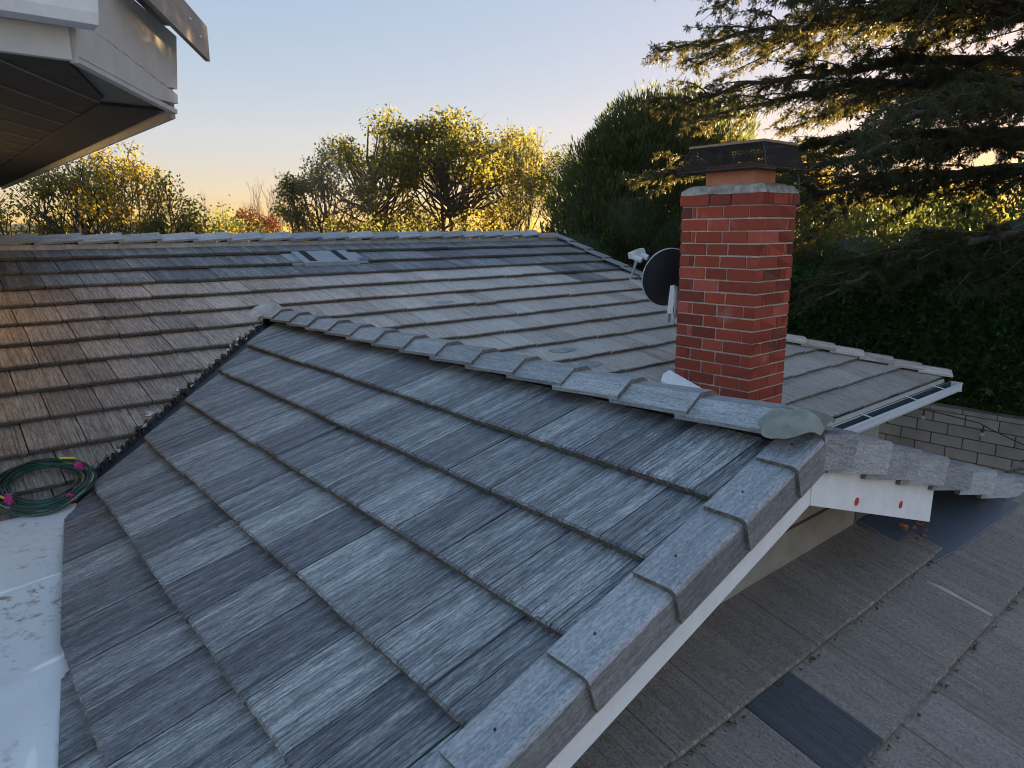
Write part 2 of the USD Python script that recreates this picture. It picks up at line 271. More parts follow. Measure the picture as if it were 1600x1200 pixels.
# ------------------------------------------------------------------ tiles
def ribs(r, n, depth):
    # flat top with narrow V grooves running down the slope
    c = (np.arange(n) + .5 + r.uniform(-.38, .38, n)) / n; c = c * .94 + .03
    w = np.minimum(r.uniform(.004, .012, n), .3 / n * .9); d = depth * r.uniform(.35, 1, n)
    x = np.concatenate([[0], np.stack([c - w, c, c + w], 1).ravel(), [1]]); h = np.concatenate([[0], np.stack([0 * c, -d, 0 * c], 1).ravel(), [0]])
    lv = np.repeat(-depth * .35 * r.random(n + 1), 3)[1:-1]; h = h + np.concatenate([[lv[0]], lv, [lv[-1]]])[:len(h)]
    return x, h
def tile_mesh(r, W, L, drop, thick=.028, n=8, depth=.0028, rag=.004):
    x, h = ribs(r, n, depth); xs = x * W; m = len(xs)
    rag_ = r.uniform(-rag, rag * .2, m); k = -drop
    gy = np.zeros(m); gz = np.zeros(m); gy[2::3] = rag * r.uniform(1.0, 2.6, len(gy[2::3])); gz[2::3] = -r.uniform(.002, .007, len(gz[2::3]))
    rows = [np.stack([xs, np.full(m, .003), np.full(m, -thick)], 1),
            np.stack([xs, -rag_ * .5 + gy * .7, h - .006 + gz], 1),
            np.stack([xs, .007 - rag_ * .6 + r.uniform(0, rag, m) + gy, h + gz * .8], 1),
            np.stack([xs, np.full(m, L), h + k * L], 1),
            np.stack([xs, np.full(m, L), np.full(m, -thick + k * L)], 1)]
    v = np.concatenate(rows); f = []
    for a in range(5):
        b = (a + 1) % 5
        for i in range(m - 1):
            p, q, s, t = a * m + i, a * m + i + 1, b * m + i + 1, b * m + i; f += [[p, q, s], [p, s, t]]
    for i, flip in ((0, False), (m - 1, True)):
        loop = [a * m + i for a in range(5)]
        for t in ((0, 1, 2), (0, 2, 3), (0, 3, 4)):
            tri = [loop[q] for q in t]; f.append(tri if flip else tri[::-1])
    f = np.array(f)[:, ::-1]
    mm = tm(v, f); mm.fix_normals()
    if mm.volume < 0: mm.invert()
    return mm
def frame(o, ux, uy):
    ux, uy = np.asarray(ux, float), np.asarray(uy, float); nz = np.cross(ux, uy)
    m = np.eye(4); m[0, :3], m[1, :3], m[2, :3], m[3, :3] = ux, uy, nz, o; return m
def lay(parent, name, o, ux, uy, mesh, material, clip=None, clipM=None, tone=.5, **data):
    """places a tile; clip: plan polygon it may occupy"""
    F = frame(o, ux, uy); w = mesh.vertices @ F[:3, :3] + F[3, :3]
    if clip is not None:
        foot = Polygon([w[i, :2] for i in (0, len(w) // 5 - 1, len(w) - 1, len(w) - len(w) // 5)]).buffer(0)
        if not clip.intersects(foot) or clip.intersection(foot).area < .0015: return None
        if not clip.buffer(1e-6).contains(foot):
            c = manifold(tm(w, mesh.faces)) ^ clipM
            if c.is_empty(): return None
            q = unmanifold(c)
            if len(q.faces) < 4: return None
            mesh = tm((q.vertices - F[3, :3]) @ np.linalg.inv(F[:3, :3]), q.faces)
    F = F.copy(); F[3, 2] += H
    return obj(name, mesh, material, parent, xf=F, tone=tone, **data)

house = thing('house', 'tile roofed house with brick chimney, front gable, gutters and white trim', 'house')

# planes (camera-centred)
def zD(x): return -.710 + (x - 2.123) * math.tan(dpit)
def zM(y): return -.082 - (7.64 - y) * math.tan(mpit)
def zL(y): return -1.52 + (y - 1.03) * math.tan(mpit)
RX = 2.235                                      # ridge line of the gable roof
def vL(x): return 3.464 + 1.037 * x             # left valley in plan
def vR(x): return 3.464 + 1.037 * (2 * RX - x)

# ---- gable roof (left slope tiled row by row, right slope beyond the ridge)
def slab(pts, th, dz=0):
    top = np.array(pts, float) + [0, 0, dz]; bot = top - [0, 0, th]
    n = len(pts); v = np.vstack([top, bot]); import mapbox_earcut as ec
    tri = np.array(ec.triangulate_float64(top[:, :2].copy(), np.array([n], np.uint32))).reshape(-1, 3)
    f = [list(t) for t in tri] + [[a + n, c + n, b + n] for a, b, c in tri]
    for i in range(n):
        j = (i + 1) % n; f += [[i, i + n, j + n], [i, j + n, j]]
    m = tm(v, f); m.fix_normals(); return m
def xl(y): return .077 + (y - 1.99) * (.338 - .077) / (3.77 - 1.99)      # where the membrane stops the gable tiles
def zDR(x): return zD(2 * RX - x)
left = [(RX, 1.09), (RX, vL(RX)), (.42, 3.9), (xl(3.77), 3.77), (xl(1.99), 1.99), (xl(1.09), 1.09)]
right = [(RX, 1.09), (4.5, 1.09), (4.5, 3.42), (RX, vL(RX))]
deck = cat([slab([(x, y, zD(x)) for x, y in left], .03, -.062), slab([(x, y, zDR(x)) for x, y in right], .03, -.062)])
gable = obj('gable_roof', up(deck), M['underlay'], house)
gpoly = Polygon([(RX + .05, 1.125), (RX + .05, vL(RX) - .05)] + [(x, vL(x) - .035) for x in np.linspace(RX, .42, 8)] + [(xl(3.77), 3.72), (xl(1.99), 1.99), (xl(.9), .9), (xl(.9), 1.125)]).buffer(0)
gM = manifold(prism(gpoly, -6, 3))
uxD = np.array([0, -1.0, 0]); uyD = np.array([math.cos(dpit), 0, math.sin(dpit)])
# local x runs towards the viewer (-y), local y runs up the slope
phases = {1: 3.276, 2: 2.300, 3: 2.170, 4: 2.558, 5: 3.514, 6: 3.09, 7: 2.42}
r = wrand(11)
tones = {}
for k in range(1, 9):
    s = k * E_; xk, zk = 2.123 - s * math.cos(dpit), -.710 - s * math.sin(dpit)
    ph = phases.get(k, 2.6); y1 = ph % W_ + .95
    prev = .5
    for i in range(26):
        yl = y1 + W_ * i                         # the tile spans yl - W .. yl in y
        if yl - W_ > vL(xk + .42) + .1: break
        m = tile_mesh(r, W_ - .0065, E_ + .07, .034 / E_, n=12, rag=.0055, depth=.0036)
        tn = r.choice([.2, .3, .45, .6, .72, .8]) + r.uniform(-.06, .06)
        if abs(tn - prev) < .12: tn = 1 - tn
        prev = tn
        o = np.array([xk, yl - .002, zk]) + uyD * r.uniform(-.004, .004) + np.array([0, 0, r.uniform(-.002, .002)])
        lay(gable, 'roof_tile', o, uxD, uyD, m, M['gray_tile'], gpoly, gM, tone=tn)
# ridge caps: bent tiles, each lapping the one in front... lowest at the gable end
def cap_profile(w, hgt, th, flat):
    o = [(-w, 0), (-flat, hgt), (flat, hgt), (w, 0)]
    nrm = [(-w + .004, -th), (-flat + th * .35, hgt - th), (flat - th * .35, hgt - th), (w - .004, -th)]
    return o + nrm[::-1]
def cap_run(parent, name, p0, d, side, n, step, length, w, hgt, th, flat, material, lift, r, reverse=False, updir=(0, 0, 1)):
    """caps from p0 along d; the end towards -d (nearest p0) is the lifted, visible one"""
    d = np.asarray(d, float); side = np.asarray(side, float); upv = np.asarray(updir, float)
    pr = cap_profile(w, hgt, th, flat)
    for i in range(n):
        a = np.asarray(p0) + d * step * i; j = r.uniform(-.006, .006)
        m = np.eye(4); m[0, :3], m[1, :3], m[2, :3] = side, d, np.cross(side, d); m[3, :3] = a + [0, 0, H]
        k = [0, .004, length]
        fr = [(np.array([j, y, lift * (1 - y / length) + r.uniform(-.001, .001)]), [1, 0, 0], [0, 0, 1]) for y in k]
        mesh = sweep(pr, fr)
        obj(name, mesh, material, parent, xf=m, tone=r.uniform(.25, .75))
r = wrand(21)
capz = zD(RX) + .004
cap_run(gable, 'ridge_tile', (RX, 1.165, capz - .018), (0, 1, 0), (1, 0, 0), 14, .3365, .39, .126, .058, .017, .042, M['cap_tile'], .021, r)
# rake tiles: L-shaped trim with a drip leg
def rake_piece(parent, o, d, upn, out, L, top_w, leg, th, lift, material, tone, r, rnd=.018, name='rake_tile', **kw):
    """o: arris at the lower end; d: direction up the slope; out: outward horizontal; upn: slope normal"""
    def prof(e):
        t = th; pr = [(-top_w, 0)]
        for a in np.linspace(0, math.pi / 2, 5): pr.append((-rnd + rnd * math.sin(a), -rnd + rnd * math.cos(a)))
        pr += [(0, -leg), (-t, -leg), (-t, -t), (-top_w, -t)]
        return pr
    fr = []
    for y, e in ((0, 1), (.012, 1), (L, 0)):
        s = lift * (1 - y / L)
        fr.append((np.array([s * .8, y, s]), [1, 0, 0], [0, 0, 1]))
    mesh = sweep(prof(0), fr)
    m = np.eye(4); m[0, :3], m[1, :3], m[2, :3] = out, d, np.cross(out, d)
    if m[2, 2] < 0:
        m[2, :3] *= -1
    m[3, :3] = np.asarray(o) + [0, 0, H]
    return obj(name, mesh, material, parent, xf=m, tone=tone, **kw)
r = wrand(31)
up_l = np.array([math.cos(dpit), 0, math.sin(dpit)])
rakes = []
for i in range(-2, 6):                            # lower ends, from below the frame up to the peak
    xa = 1.745 - .333 * (3 - i) if i < 4 else (1.745 if i == 3 else 2.028)
for i, xa in enumerate([-.25, .083, .415, .747, 1.08, 1.412, 1.742, 2.028]):
    L = .40 if xa < 2 else .235
    o = np.array([xa, 1.022, zD(xa) - .014])
    rp = rake_piece(gable, o, up_l, None, (0, -1, 0), L, .148, .118, .019, .020, M['cap_tile'], r.uniform(.35, .7), r)
    holes = trimesh.creation.cylinder(.0035, .004, sections=8); c = o + up_l * .12 + np.array([0, .07, .0]) + np.array([-math.sin(dpit), 0, math.cos(dpit)]) * .0155
    holes.apply_transform(trimesh.transformations.rotation_matrix(-dpit, [0, 1, 0])); holes.apply_translation(c)
    obj('nail_hole', up(holes), M['hole'], gable)
dn_r = np.array([-math.cos(dpit), 0, math.sin(dpit)])   # up the right-hand slope, towards the ridge
for i, xa in enumerate([2.42, 2.73, 3.045, 3.39, 3.77, 4.16, 4.52]):
    o = np.array([xa, 1.022, -.655 - (xa - 2.19) * .316 - .004])
    sl = math.atan(.316); d = np.array([-math.cos(sl), 0, math.sin(sl)])
    rake_piece(gable, o, d, None, (0, -1, 0), .20 if i == 0 else .45, .148, .128, .024, .034, M['cap_tile'], [.2, .68, .38, .58, .22, .78, .68][i], r)
o = np.array([4.95, 1.03, -.655 - (4.95 - 2.19) * .316 + .02])
rake_piece(gable, o, d, None, (0, -1, 0), .36, .20, .12, .03, .02, M['cap_tile'], .6, r, rnd=.035)
# right slope of the gable: plain courses of tiles, seen only from the side
uxR = np.array([0, 1.0, 0]); uyR = np.array([-math.cos(dpit), 0, math.sin(dpit)])
rpoly = Polygon([(RX, 1.13), (4.5, 1.13), (4.5, vR(4.5) - .03), (RX, vL(RX) - .05)]); rM = manifold(prism(rpoly, -6, 3))
for k in range(1, 8):
    s = k * E_; xk = 2 * RX - 2.123 + s * math.cos(dpit); zk = -.710 - s * math.sin(dpit)
    m = tile_mesh(r, W_ * 6 - .004, E_ + .07, .034 / E_, n=12)
    for i in range(3):
        lay(gable, 'roof_tile', (xk, 1.05 + 6 * W_ * i, zk), uxR, uyR, m, M['gray_tile'], rpoly, rM, tone=.5)
# draped hood over the peak, old mortar at the far end of the ridge
def drape(cx, cy, rx, ry, zf, amp, seed, n=26):
    r_ = np.linspace(0, 1, n); a = np.linspace(0, 2 * np.pi, 40, endpoint=False); v = [[cx, cy, zf(cx, cy) + amp]]
    for q in r_[1:]:
        for t in a:
            wob = 1 + .22 * (meshkit.fbm(np.array([[math.cos(t) * 1.6 + seed, math.sin(t) * 1.6, 0.]]), 3, seed)[0] - .5) * 2
            x, y = cx + rx * q * wob * math.cos(t), cy + ry * q * wob * math.sin(t)
            nz = meshkit.fbm(np.array([[x * 22, y * 22, seed * 1.]]), 3, seed)[0] - .5
            v.append([x, y, zf(x, y) + amp * (1 - q ** 3.0) + nz * .034 * (1 - q * .5) + .004])
    f = [[0, 1 + i, 1 + (i + 1) % 40] for i in range(40)]
    for k in range(n - 2):
        for i in range(40):
            j = (i + 1) % 40; p, q = 1 + k * 40, 1 + (k + 1) * 40; f += [[p + i, q + i, q + j], [p + i, q + j, p + j]]
    return tm(v, f)
def zpeak(x, y):
    t = abs(x - RX); z = zD(RX) + .045 - .30 * max(t - .035, 0) * 1.15
    if y < 1.03: z -= (1.03 - y) * 1.6
    return z
obj('peak_hood', up(drape(2.215, 1.125, .150, .115, zpeak, .022, 4)), M['hood'], gable, smooth=60, label='grey green membrane hood moulded over the gable peak')
def zend(x, y): return zD(RX) + .03 - .33 * max(abs(x - RX) - .03, 0) - max(0, y - 5.95) * .25
obj('mortar_cap', up(drape(RX - .02, 5.93, .20, .17, zend, .055, 9)), M['old_mortar'], gable, smooth=60)
# bargeboards, gable wall, base board
def board(x0, z0, x1, z1, hgt, y0, y1):
    p = [(x0, z0), (x1, z1), (x1, z1 + hgt), (x0, z0 + hgt)]
    return hull([(x, y, z) for x, z in p for y in (y0, y1)])
bb = board(2.196, -.921, -.4, -.921 - 2.596 * .3405, .18, 1.042, 1.085)
bargeL = obj('bargeboard', up(bb), M['white_paint'], house)
bargeR = obj('bargeboard', up(board(2.1985, -.9215, 3.385, -1.325, .185, 1.040, 1.085)), M['white_paint'], house, label='short bargeboard with two red fastener spots')
for (x, z) in ((2.565, -1.005), (3.005, -1.137)):
    dsk = trimesh.creation.cylinder(.0155, .004, sections=14); dsk.apply_transform(trimesh.transformations.rotation_matrix(math.pi / 2, [1, 0, 0])); dsk.apply_translation([x, 1.038, z])
    dsk2 = trimesh.creation.cylinder(.006, .003, sections=10); dsk2.apply_transform(trimesh.transformations.rotation_matrix(math.pi / 2, [1, 0, 0])); dsk2.apply_translation([x, 1.0352, z])
    obj('fastener_spot', up(dsk), M['seal_red'], bargeR); obj('fastener_head', up(dsk2), M['rusty'], bargeR)
gw = hull([(x, y, z) for y in (1.39, 1.46) for x, z in ((-.4, -1.9), (4.5, -1.9), (4.5, -1.55), (RX, -.80), (-.4, -1.66))])
gwall = obj('gable_wall', up(gw), plain('gable_paint', (.36, .33, .29), .75, .2, 10), house)
obj('base_board', up(box(.2, 3.44, 1.372, 1.389, -1.45, -1.285)), plain('base_board', (.27, .25, .22), .8, .2, 9), gwall)

# ---- main roof
import itertools
rr = wrand(77)
def jag(x):                                       # broken tile edges along the valley
    return .105 + .028 * (1 if int(x / .035) % 2 else -1) * (.35 + .65 * abs(math.sin(x * 37.1))) + .012 * math.sin(x * 91)
xs_l = np.arange(.30, RX, .017)
lowedge = [(x, vL(x) + jag(x)) for x in xs_l]
lowedge_r = [(x, vR(x) + .10) for x in np.linspace(RX + .02, 4.6, 8)]
mpoly = Polygon([(-1.2, 3.78), (.30, 3.78)] + lowedge + lowedge_r + [(4.62, 2.74), (4.62, 2.66), (8.82, 2.66), (7.36, 4.12), (7.33, 4.15), (7.33, 7.9), (-1.2, 7.9)]).buffer(0)
mpoly = mpoly.difference(sbox(4.985, 2.95, 5.49, 3.66))
mM = manifold(prism(mpoly, -6, 3))
md = [slab([(x, y, zM(y)) for x, y in ((-1.2, 3.6), (.20, 3.6), (RX, vL(RX)), (RX, 7.68), (-1.2, 7.68))], .03, -.062),
      slab([(x, y, zM(y)) for x, y in ((RX, vL(RX)), (4.45, 3.35), (4.65, 2.70), (8.72, 2.70), (7.34, 4.10), (7.34, 7.68), (RX, 7.68))], .03, -.062),
      hull([(-1.2, 7.68, -.14), (7.34, 7.68, -.14), (7.34, 7.68, -.2), (-1.2, 7.68, -.2), (-1.2, 12.0, -1.6), (7.34, 12.0, -1.6), (7.34, 12.0, -1.7), (-1.2, 12, -1.7)])]
mroof = obj('main_roof', up(cat(md)), M['underlay'], house)
uxM = np.array([1.0, 0, 0]); uyM = np.array([0, math.cos(mpit), math.sin(mpit)])
mphase = {4: .062, 7: .212, 8: .048, 9: .165, 10: .016}
ME = .3438
hidden_tiles = []
for k in range(1, 16):
    s = k * ME; yk, zk = 7.64 - s * math.cos(mpit), -.082 - s * math.sin(mpit)
    x0 = mphase.get(k, rr.uniform(0, W_)) + (-.27 if k > 3 else 0.0)
    prev = .5
    for i in range(36):
        x = x0 + W_ * i
        if x > 8.9: break
        grey = k <= 3 or (k == 4 and x > 5.9) or (k == 5 and 6.0 < x < 6.6)
        near = x < 2.6 and k > 3
        m = tile_mesh(rr, W_ - .007, ME + .07, .034 / ME, n=9 if near else 4, depth=.0036 if k > 3 else .003, rag=.002 if k > 3 else .005)
        if grey: tn = rr.choice([.2, .35, .55, .75]) + rr.uniform(-.05, .05)
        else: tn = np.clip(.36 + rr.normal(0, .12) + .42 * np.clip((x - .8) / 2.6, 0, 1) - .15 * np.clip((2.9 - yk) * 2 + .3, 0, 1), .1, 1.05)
        dz = rr.uniform(-.003, .003); dy = rr.uniform(-.006, .006)
        if not grey and rr.random() < .06: dy -= .012
        o = np.array([x, yk, zk + dz]) + uyM * dy
        if x + W_ < .12: continue
        q = o + uxM * W_ * .5 + uyM * .2; hid = False
        if x > RX:                                # courses that the gable ridge hides from here stay one joined part
            t_ = RX / q[0]; hid = 1.1 < q[1] * t_ < 5.9 and q[2] * t_ < zD(RX) - .02
        if hid or (k == 1 and x < 7.0) or (k == 2 and 5.0 < x < 6.9):     # and so does the smallest, topmost course
            Fm = frame(o, uxM, uyM); wv = m.vertices @ Fm[:3, :3] + Fm[3, :3]
            if mpoly.contains(Polygon([(x, o[1]), (x + W_, o[1]), (x + W_, o[1] + .36), (x, o[1] + .36)])): hidden_tiles.append(tm(wv, m.faces))
            continue
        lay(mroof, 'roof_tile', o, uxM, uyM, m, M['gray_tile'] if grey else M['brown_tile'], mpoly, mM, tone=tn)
if hidden_tiles: obj('roof_tile_field', up(cat(hidden_tiles)), M['gray_tile'], mroof, tone=.5, kind='stuff')
# whitish scuffs left by old repairs are thin mortar smears on a few tiles
r = wrand(41)
for cx, cy, sx, sy, ang in ((4.43, 4.55, .16, .05, .2), (4.50, 4.25, .12, .06, .1), (6.25, 3.36, .22, .035, -.1), (6.75, 3.03, .20, .03, -.1), (3.95, 5.75, .1, .03, 0)):
    a = np.linspace(0, 2 * np.pi, 28, endpoint=False); rad = 1 + .35 * (meshkit.fbm(np.stack([np.cos(a) * 2 + cx, np.sin(a) * 2, a * 0], -1), 3, 3) - .5) * 2
    q = (7.64 - cy) / math.cos(mpit) / ME
    px, py = sx * rad * np.cos(a), sy * rad * np.sin(a); X = cx + px; Y = cy + py
    hz = -.034 * ((math.ceil(q) * ME * math.cos(mpit) - (7.64 - Y)) / (ME * math.cos(mpit)))
    top = np.stack([X, Y, zM(Y) + hz + .0065], 1); c0 = np.array([[cx, cy, zM(cy) - .034 * ((math.ceil(q) * ME * math.cos(mpit) - (7.64 - cy)) / (ME * math.cos(mpit))) + .008]])
    v = np.vstack([c0, top, top - [0, 0, .004]]); f = [[0, 1 + i, 1 + (i + 1) % 28] for i in range(28)] + [[1 + i, 29 + i, 29 + (i + 1) % 28] for i in range(28)] + [[1 + i, 29 + (i + 1) % 28, 1 + (i + 1) % 28] for i in range(28)]
    obj('mortar_smear', up(tm(v, f)), M['old_mortar'], mroof)
# ridge of the main roof: caps lap from the left, open end to the right
r = wrand(51)
zr = zM(7.68) + .01
cap_run(mroof, 'ridge_tile', (6.90, 7.69, zr - .01), (-1, 0, 0), (0, 1, 0), 22, .337, .385, .125, .062, .020, .03, M['cap_tile'], .028, r)
cap_run(mroof, 'ridge_tile', (7.28, 7.69, zr - .028), (-1, 0, 0), (0, 1, 0), 1, .337, .40, .12, .055, .020, .03, M['brown_tile'], .012, r)
# rake of the upper part (right), then hip tiles down to the eave corner
for i in range(10):
    y = 4.22 + .345 * i
    o = np.array([7.40, y, zM(y) + .028]); d = np.array([0, math.cos(mpit), math.sin(mpit)])
    rake_piece(mroof, o, d, None, (1, 0, 0), .40, .145, .12, .02, .018, M['brown_tile'] if i < 4 else M['cap_tile'], r.uniform(.5, .8), r)
obj('ridge_bedding', up(box(-1.2, 7.25, 7.585, 7.80, -.20, -.085)), M['old_mortar'], mroof)
h0, h1 = np.array([8.80, 2.72, zM(2.72) + .0]), np.array([7.40, 4.12, zM(4.12) + .0])
hd = (h1 - h0) / np.linalg.norm(h1 - h0); hs = np.array([1, 1, 0]) / math.sqrt(2); nh = int(np.linalg.norm(h1 - h0) / .335) + 1
cap_run(mroof, 'hip_tile', h0 + [0, 0, -.012], hd, hs, nh, .335, .39, .115, .055, .02, .04, M['brown_tile'], .026, r)
# valley metal
def vstrip(fn, zf, x0, x1, w0, w1, dz):
    xs = np.linspace(x0, x1, 16); v = []
    for x in xs:
        y = fn(x)
        v += [[x - w0, y + w0, 0], [x, y, 0], [x + w1, y - w1, 0]]
    v = np.array(v)
    for i, p in enumerate(v): p[2] = zf(p, i % 3) + dz
    f = []
    for i in range(15):
        for k in (0, 1): a = i * 3 + k; f += [[a, a + 1, a + 4], [a, a + 4, a + 3]]
    return tm(v, f)
vm = vstrip(vL, lambda p, k: (zM(p[1]) if k == 0 else zD(p[0])) , .34, RX + .02, .10, .08, -.052)
obj('valley_flashing', up(vm), M['black_flashing'], mroof)
# upturned hemmed edge of the valley metal with torn foil scraps
r = wrand(61)
hem = []
for x in np.arange(.42, RX - .05, .031):
    y = vL(x) + .075; z = zM(y) - .03; L = r.uniform(.012, .032)
    hem.append(hull([(x, y, z - .02), (x + .024, y + .024, z - .012), (x + .004, y + .008, z + L), (x + .02, y + .026, z + L * .8), (x + .012, y + .002, z - .01)]))
obj('valley_hem', up(cat(hem)), M['black_flashing'], mroof)
sc = []
for x in r.uniform(.5, 2.1, 20):
    y = vL(x) + r.uniform(.05, .11); z = zM(y) + r.uniform(-.02, .015); p = r.normal(0, .013, (5, 3)); sc.append(hull(p + [x, y, z]))
obj('foil_scrap', up(cat(sc)), M['galv'], mroof, kind='stuff')
# low attic vent on the second course
vx0, vx1, vy0, vy1 = 3.03, 3.66, 6.955, 7.27
def mz(y, d): return zM(y) + d
def slopebox(x0, x1, y0, y1, d0, d1): return hull([(x, y, mz(y, d)) for x in (x0, x1) for y in (y0, y1) for d in (d0, d1)])
vent = obj('roof_vent', up(cat([slopebox(vx0 - .12, vx1 + .12, vy0 + .01, vy1 - .01, -.03, -.010), slopebox(vx0, vx1, vy0 - .02, vy1, -.02, .010), slopebox(vx0, vx1, vy0 - .028, vy0 - .018, -.03, .012)])), M['vent_metal'], mroof, label='low metal attic vent with two black slots')
for a, b in ((vx0 + .075, vx0 + .155), (vx1 - .19, vx1 - .115)):
    obj('vent_slot', up(hull([(x + o_, y, mz(y, d)) for x in (a, b) for y, o_ in ((vy0 + .015, .0), (vy1 - .005, -.0)) for d in (.0, .0125)])), M['hole'], mroof)
# eave: fascia and gutter
obj('fascia', up(box(4.75, 8.68, 2.705, 2.73, -1.85, -1.672, .004)), M['cream_paint'], house, label='weathered fascia behind the right gutter')
def gutter_profile():
    return [(0, 0), (0, -.11), (-.095, -.11), (-.118, -.075), (-.118, -.03), (-.13, -.012), (-.13, .004), (-.112, .004), (-.112, -.012), (-.105, -.03), (-.105, -.07), (-.088, -.1), (-.012, -.1), (-.012, 0)]
gp = gutter_profile()
gt = sweep(gp, [(np.array([x, 2.70, -1.712 - (x - 5) * .003]), [0, 1, 0], [0, 0, 1]) for x in (4.72, 8.86)])
gut = obj('gutter', up(gt), M['white_paint'], house, label='open white gutter along the right eave')
obj('end_cap', up(box(8.855, 8.865, 2.575, 2.70, -1.83, -1.72)), M['white_paint'], gut)
for x in (5.35, 6.55, 7.6, 8.35):
    obj('gutter_strap', up(hull([(x + dx, y, z) for dx in (0, .022) for y, z in ((2.705, -1.70), (2.58, -1.722), (2.705, -1.706), (2.58, -1.728))])), M['white_paint'], gut)
obj('gutter_liner', up(cat([box(4.75, 8.84, 2.606, 2.684, -1.822, -1.806), box(4.75, 8.84, 2.682, 2.687, -1.82, -1.719)])), M['gutter_dirt_shade'], gut, label='added dark sheets for dirt and shade inside the open gutter')  # dark sheets on floor and back wall, painting in shade along with dirt
ds = tube([(6.02, 2.64, -1.82), (6.02, 2.66, -1.95), (6.02, 2.95, -2.15), (6.02, 3.0, -3.8)], .032, 8)
obj('downspout', up(ds), M['white_paint'], gut)
obj('wall', up(box(4.6, 8.1, 3.12, 3.3, -3.9, -1.60)), M['cream_paint'], house, label='rendered wall beneath the right eave')
obj('soffit', up(hull([(x, y, z) for x in (4.7, 8.6) for y, z in ((2.73, -1.83), (3.12, -1.70), (2.73, -1.845), (3.12, -1.715))])), M['cream_paint'], house, label='sloping soffit beneath the right eave')
obj('wall', up(box(-1.2, 7.2, 7.5, 7.65, -3.9, -.25)), M['cream_paint'], house, label='wall on the far side of the ridge')
obj('wall', up(box(.6, 4.4, 1.46, 1.6, -3.9, -1.6)), M['cream_paint'], house, label='wall below the front gable')
# ---- white membrane on the low roof at the left
def zW(x, y):
    A, B = np.array([.338, 3.77]), np.array([.077, 1.99]); t = (y - B[1]) / (A[1] - B[1])
    z = -1.385 + t * (-1.299 + 1.385) - .035
    e = np.clip((y - 3.3) / .5, 0, 1); z += e * e * .028
    d = xl(y) - x
    crease = .018 * np.exp(-((y - 3.16 + .25 * d) / .035) ** 2) + .02 * np.exp(-((y - 2.52 + .3 * d) / .05) ** 2)
    return z - .05 * np.clip(d, 0, 3) * 0 + crease + .010 * np.sin(y * 5 + d * 3) * np.clip(d * 3, 0, 1) + .006 * np.sin(d * 9 + y * 2) * np.clip(d * 3, 0, 1)
ny, nx = 130, 46
ys = np.linspace(.2, 3.86, ny); ds_ = np.linspace(-.06, 1.8, nx); v = []
for y in ys:
    for d in ds_:
        yy = y - (.03 * np.sin(d * 6) if y > 3.8 else 0); x = xl(y) - d
        v.append([x, yy, zW(x, yy)])
i = np.arange(ny * nx).reshape(ny, nx)
f = np.concatenate([np.stack([i[:-1, :-1], i[1:, :-1], i[1:, 1:]], -1).reshape(-1, 3), np.stack([i[:-1, :-1], i[1:, 1:], i[:-1, 1:]], -1).reshape(-1, 3)])
mem = tm(np.array(v), f)
if mem.face_normals[0][2] < 0: mem.invert()
obj('membrane', up(mem), M['membrane'], house, smooth=True, label='stained white roofing membrane with soft creases')
# ---- lower roof
LE, LW = .3365, .285
lpoly = unary_union([sbox(-.2, -1.4, 3.60, 1.37), sbox(3.55, -1.4, 6.6, 1.03)]).buffer(0)
lM = manifold(prism(lpoly, -6, 3))
lroof = obj('lower_roof', up(slab([(x, y, zL(y)) for x, y in ((-.2, -1.4), (6.6, -1.4), (6.6, .99), (4.62, .99), (4.5, 1.2), (3.6, 1.38), (-.2, 1.38))], .03, -.062)), M['underlay'], house)
r = wrand(91)
for k in range(-1, 6):
    s = k * LE; yk, zk = 1.03 - s * math.cos(mpit), -1.52 - s * math.sin(mpit)
    x0 = {0: 3.174, 1: 2.13}.get(k, r.uniform(0, LW) + 3) % LW - .25
    for i in range(26):
        x = x0 + LW * i
        if x > 5.4: break
        if k == -1: continue
        m = tile_mesh(r, LW - .0045, LE + .07, .030 / LE, n=9, depth=.0016, rag=.003, thick=.027)
        dk = k == 1 and abs(x - 1.845) < .1
        data = dict(label='dark blue grey replacement tile') if dk else {}
        o = np.array([x, yk, zk + r.uniform(-.0015, .0015)]) + uyM * r.uniform(-.003, .003)
        lay(lroof, 'roof_tile', o, uxM, uyM, m, M['dark_tile'] if dk else M['lower_tile'], lpoly, lM, tone=np.clip(.5 + r.normal(0, .12), .2, .85), **data)
ms = []
for k in (0, 1, 2):
    yk = 1.03 - k * LE * math.cos(mpit)
    for i in range(260):
        x = r.uniform(.5, 3.6 if k == 0 else 4.4); y = yk + r.normal(-.004, .006); sz = min(r.gamma(2., .0013), .005)
        ms.append(hull(r.normal(0, sz, (6, 3)) * [1, 1, .7] + [x, y, zL(y) - .018 + (.012 if y > yk else 0)]))
obj('moss', up(cat(ms)), M['moss'], lroof, kind='stuff')
fs = []
for (xa, ya, xb, yb, w) in ((3.262, .985, 3.262, .725, .017),):
    fs.append(hull([(x, y, zL(y) - .03 * (1 - (1.03 - y) / .32) + dz) for x, y in ((xa, ya), (xb, yb), (xb + w, yb), (xa + w * 1.5, ya - .06)) for dz in (-.004, .004)]))
obj('joint_filler', up(cat(fs)), M['filler'], lroof, label='cream strip of old filler along a tile joint')
fl = hull([(x, y, zL(y) + d) for x, y in ((3.40, 1.36), (4.42, 1.30), (4.63, .975), (3.66, 1.0), (3.45, 1.02)) for d in (-.022, -.014)])
flw = hull([(x, 1.365 + dy, z) for dy in (0, .012) for x, z in ((3.38, -1.45), (4.35, -1.47), (4.3, -1.44), (3.38, -1.15))])
obj('gable_flashing', up(cat([fl, flw])), M['grey_flashing'], lroof, label='blue grey metal flashing beneath the end of the gable trim')
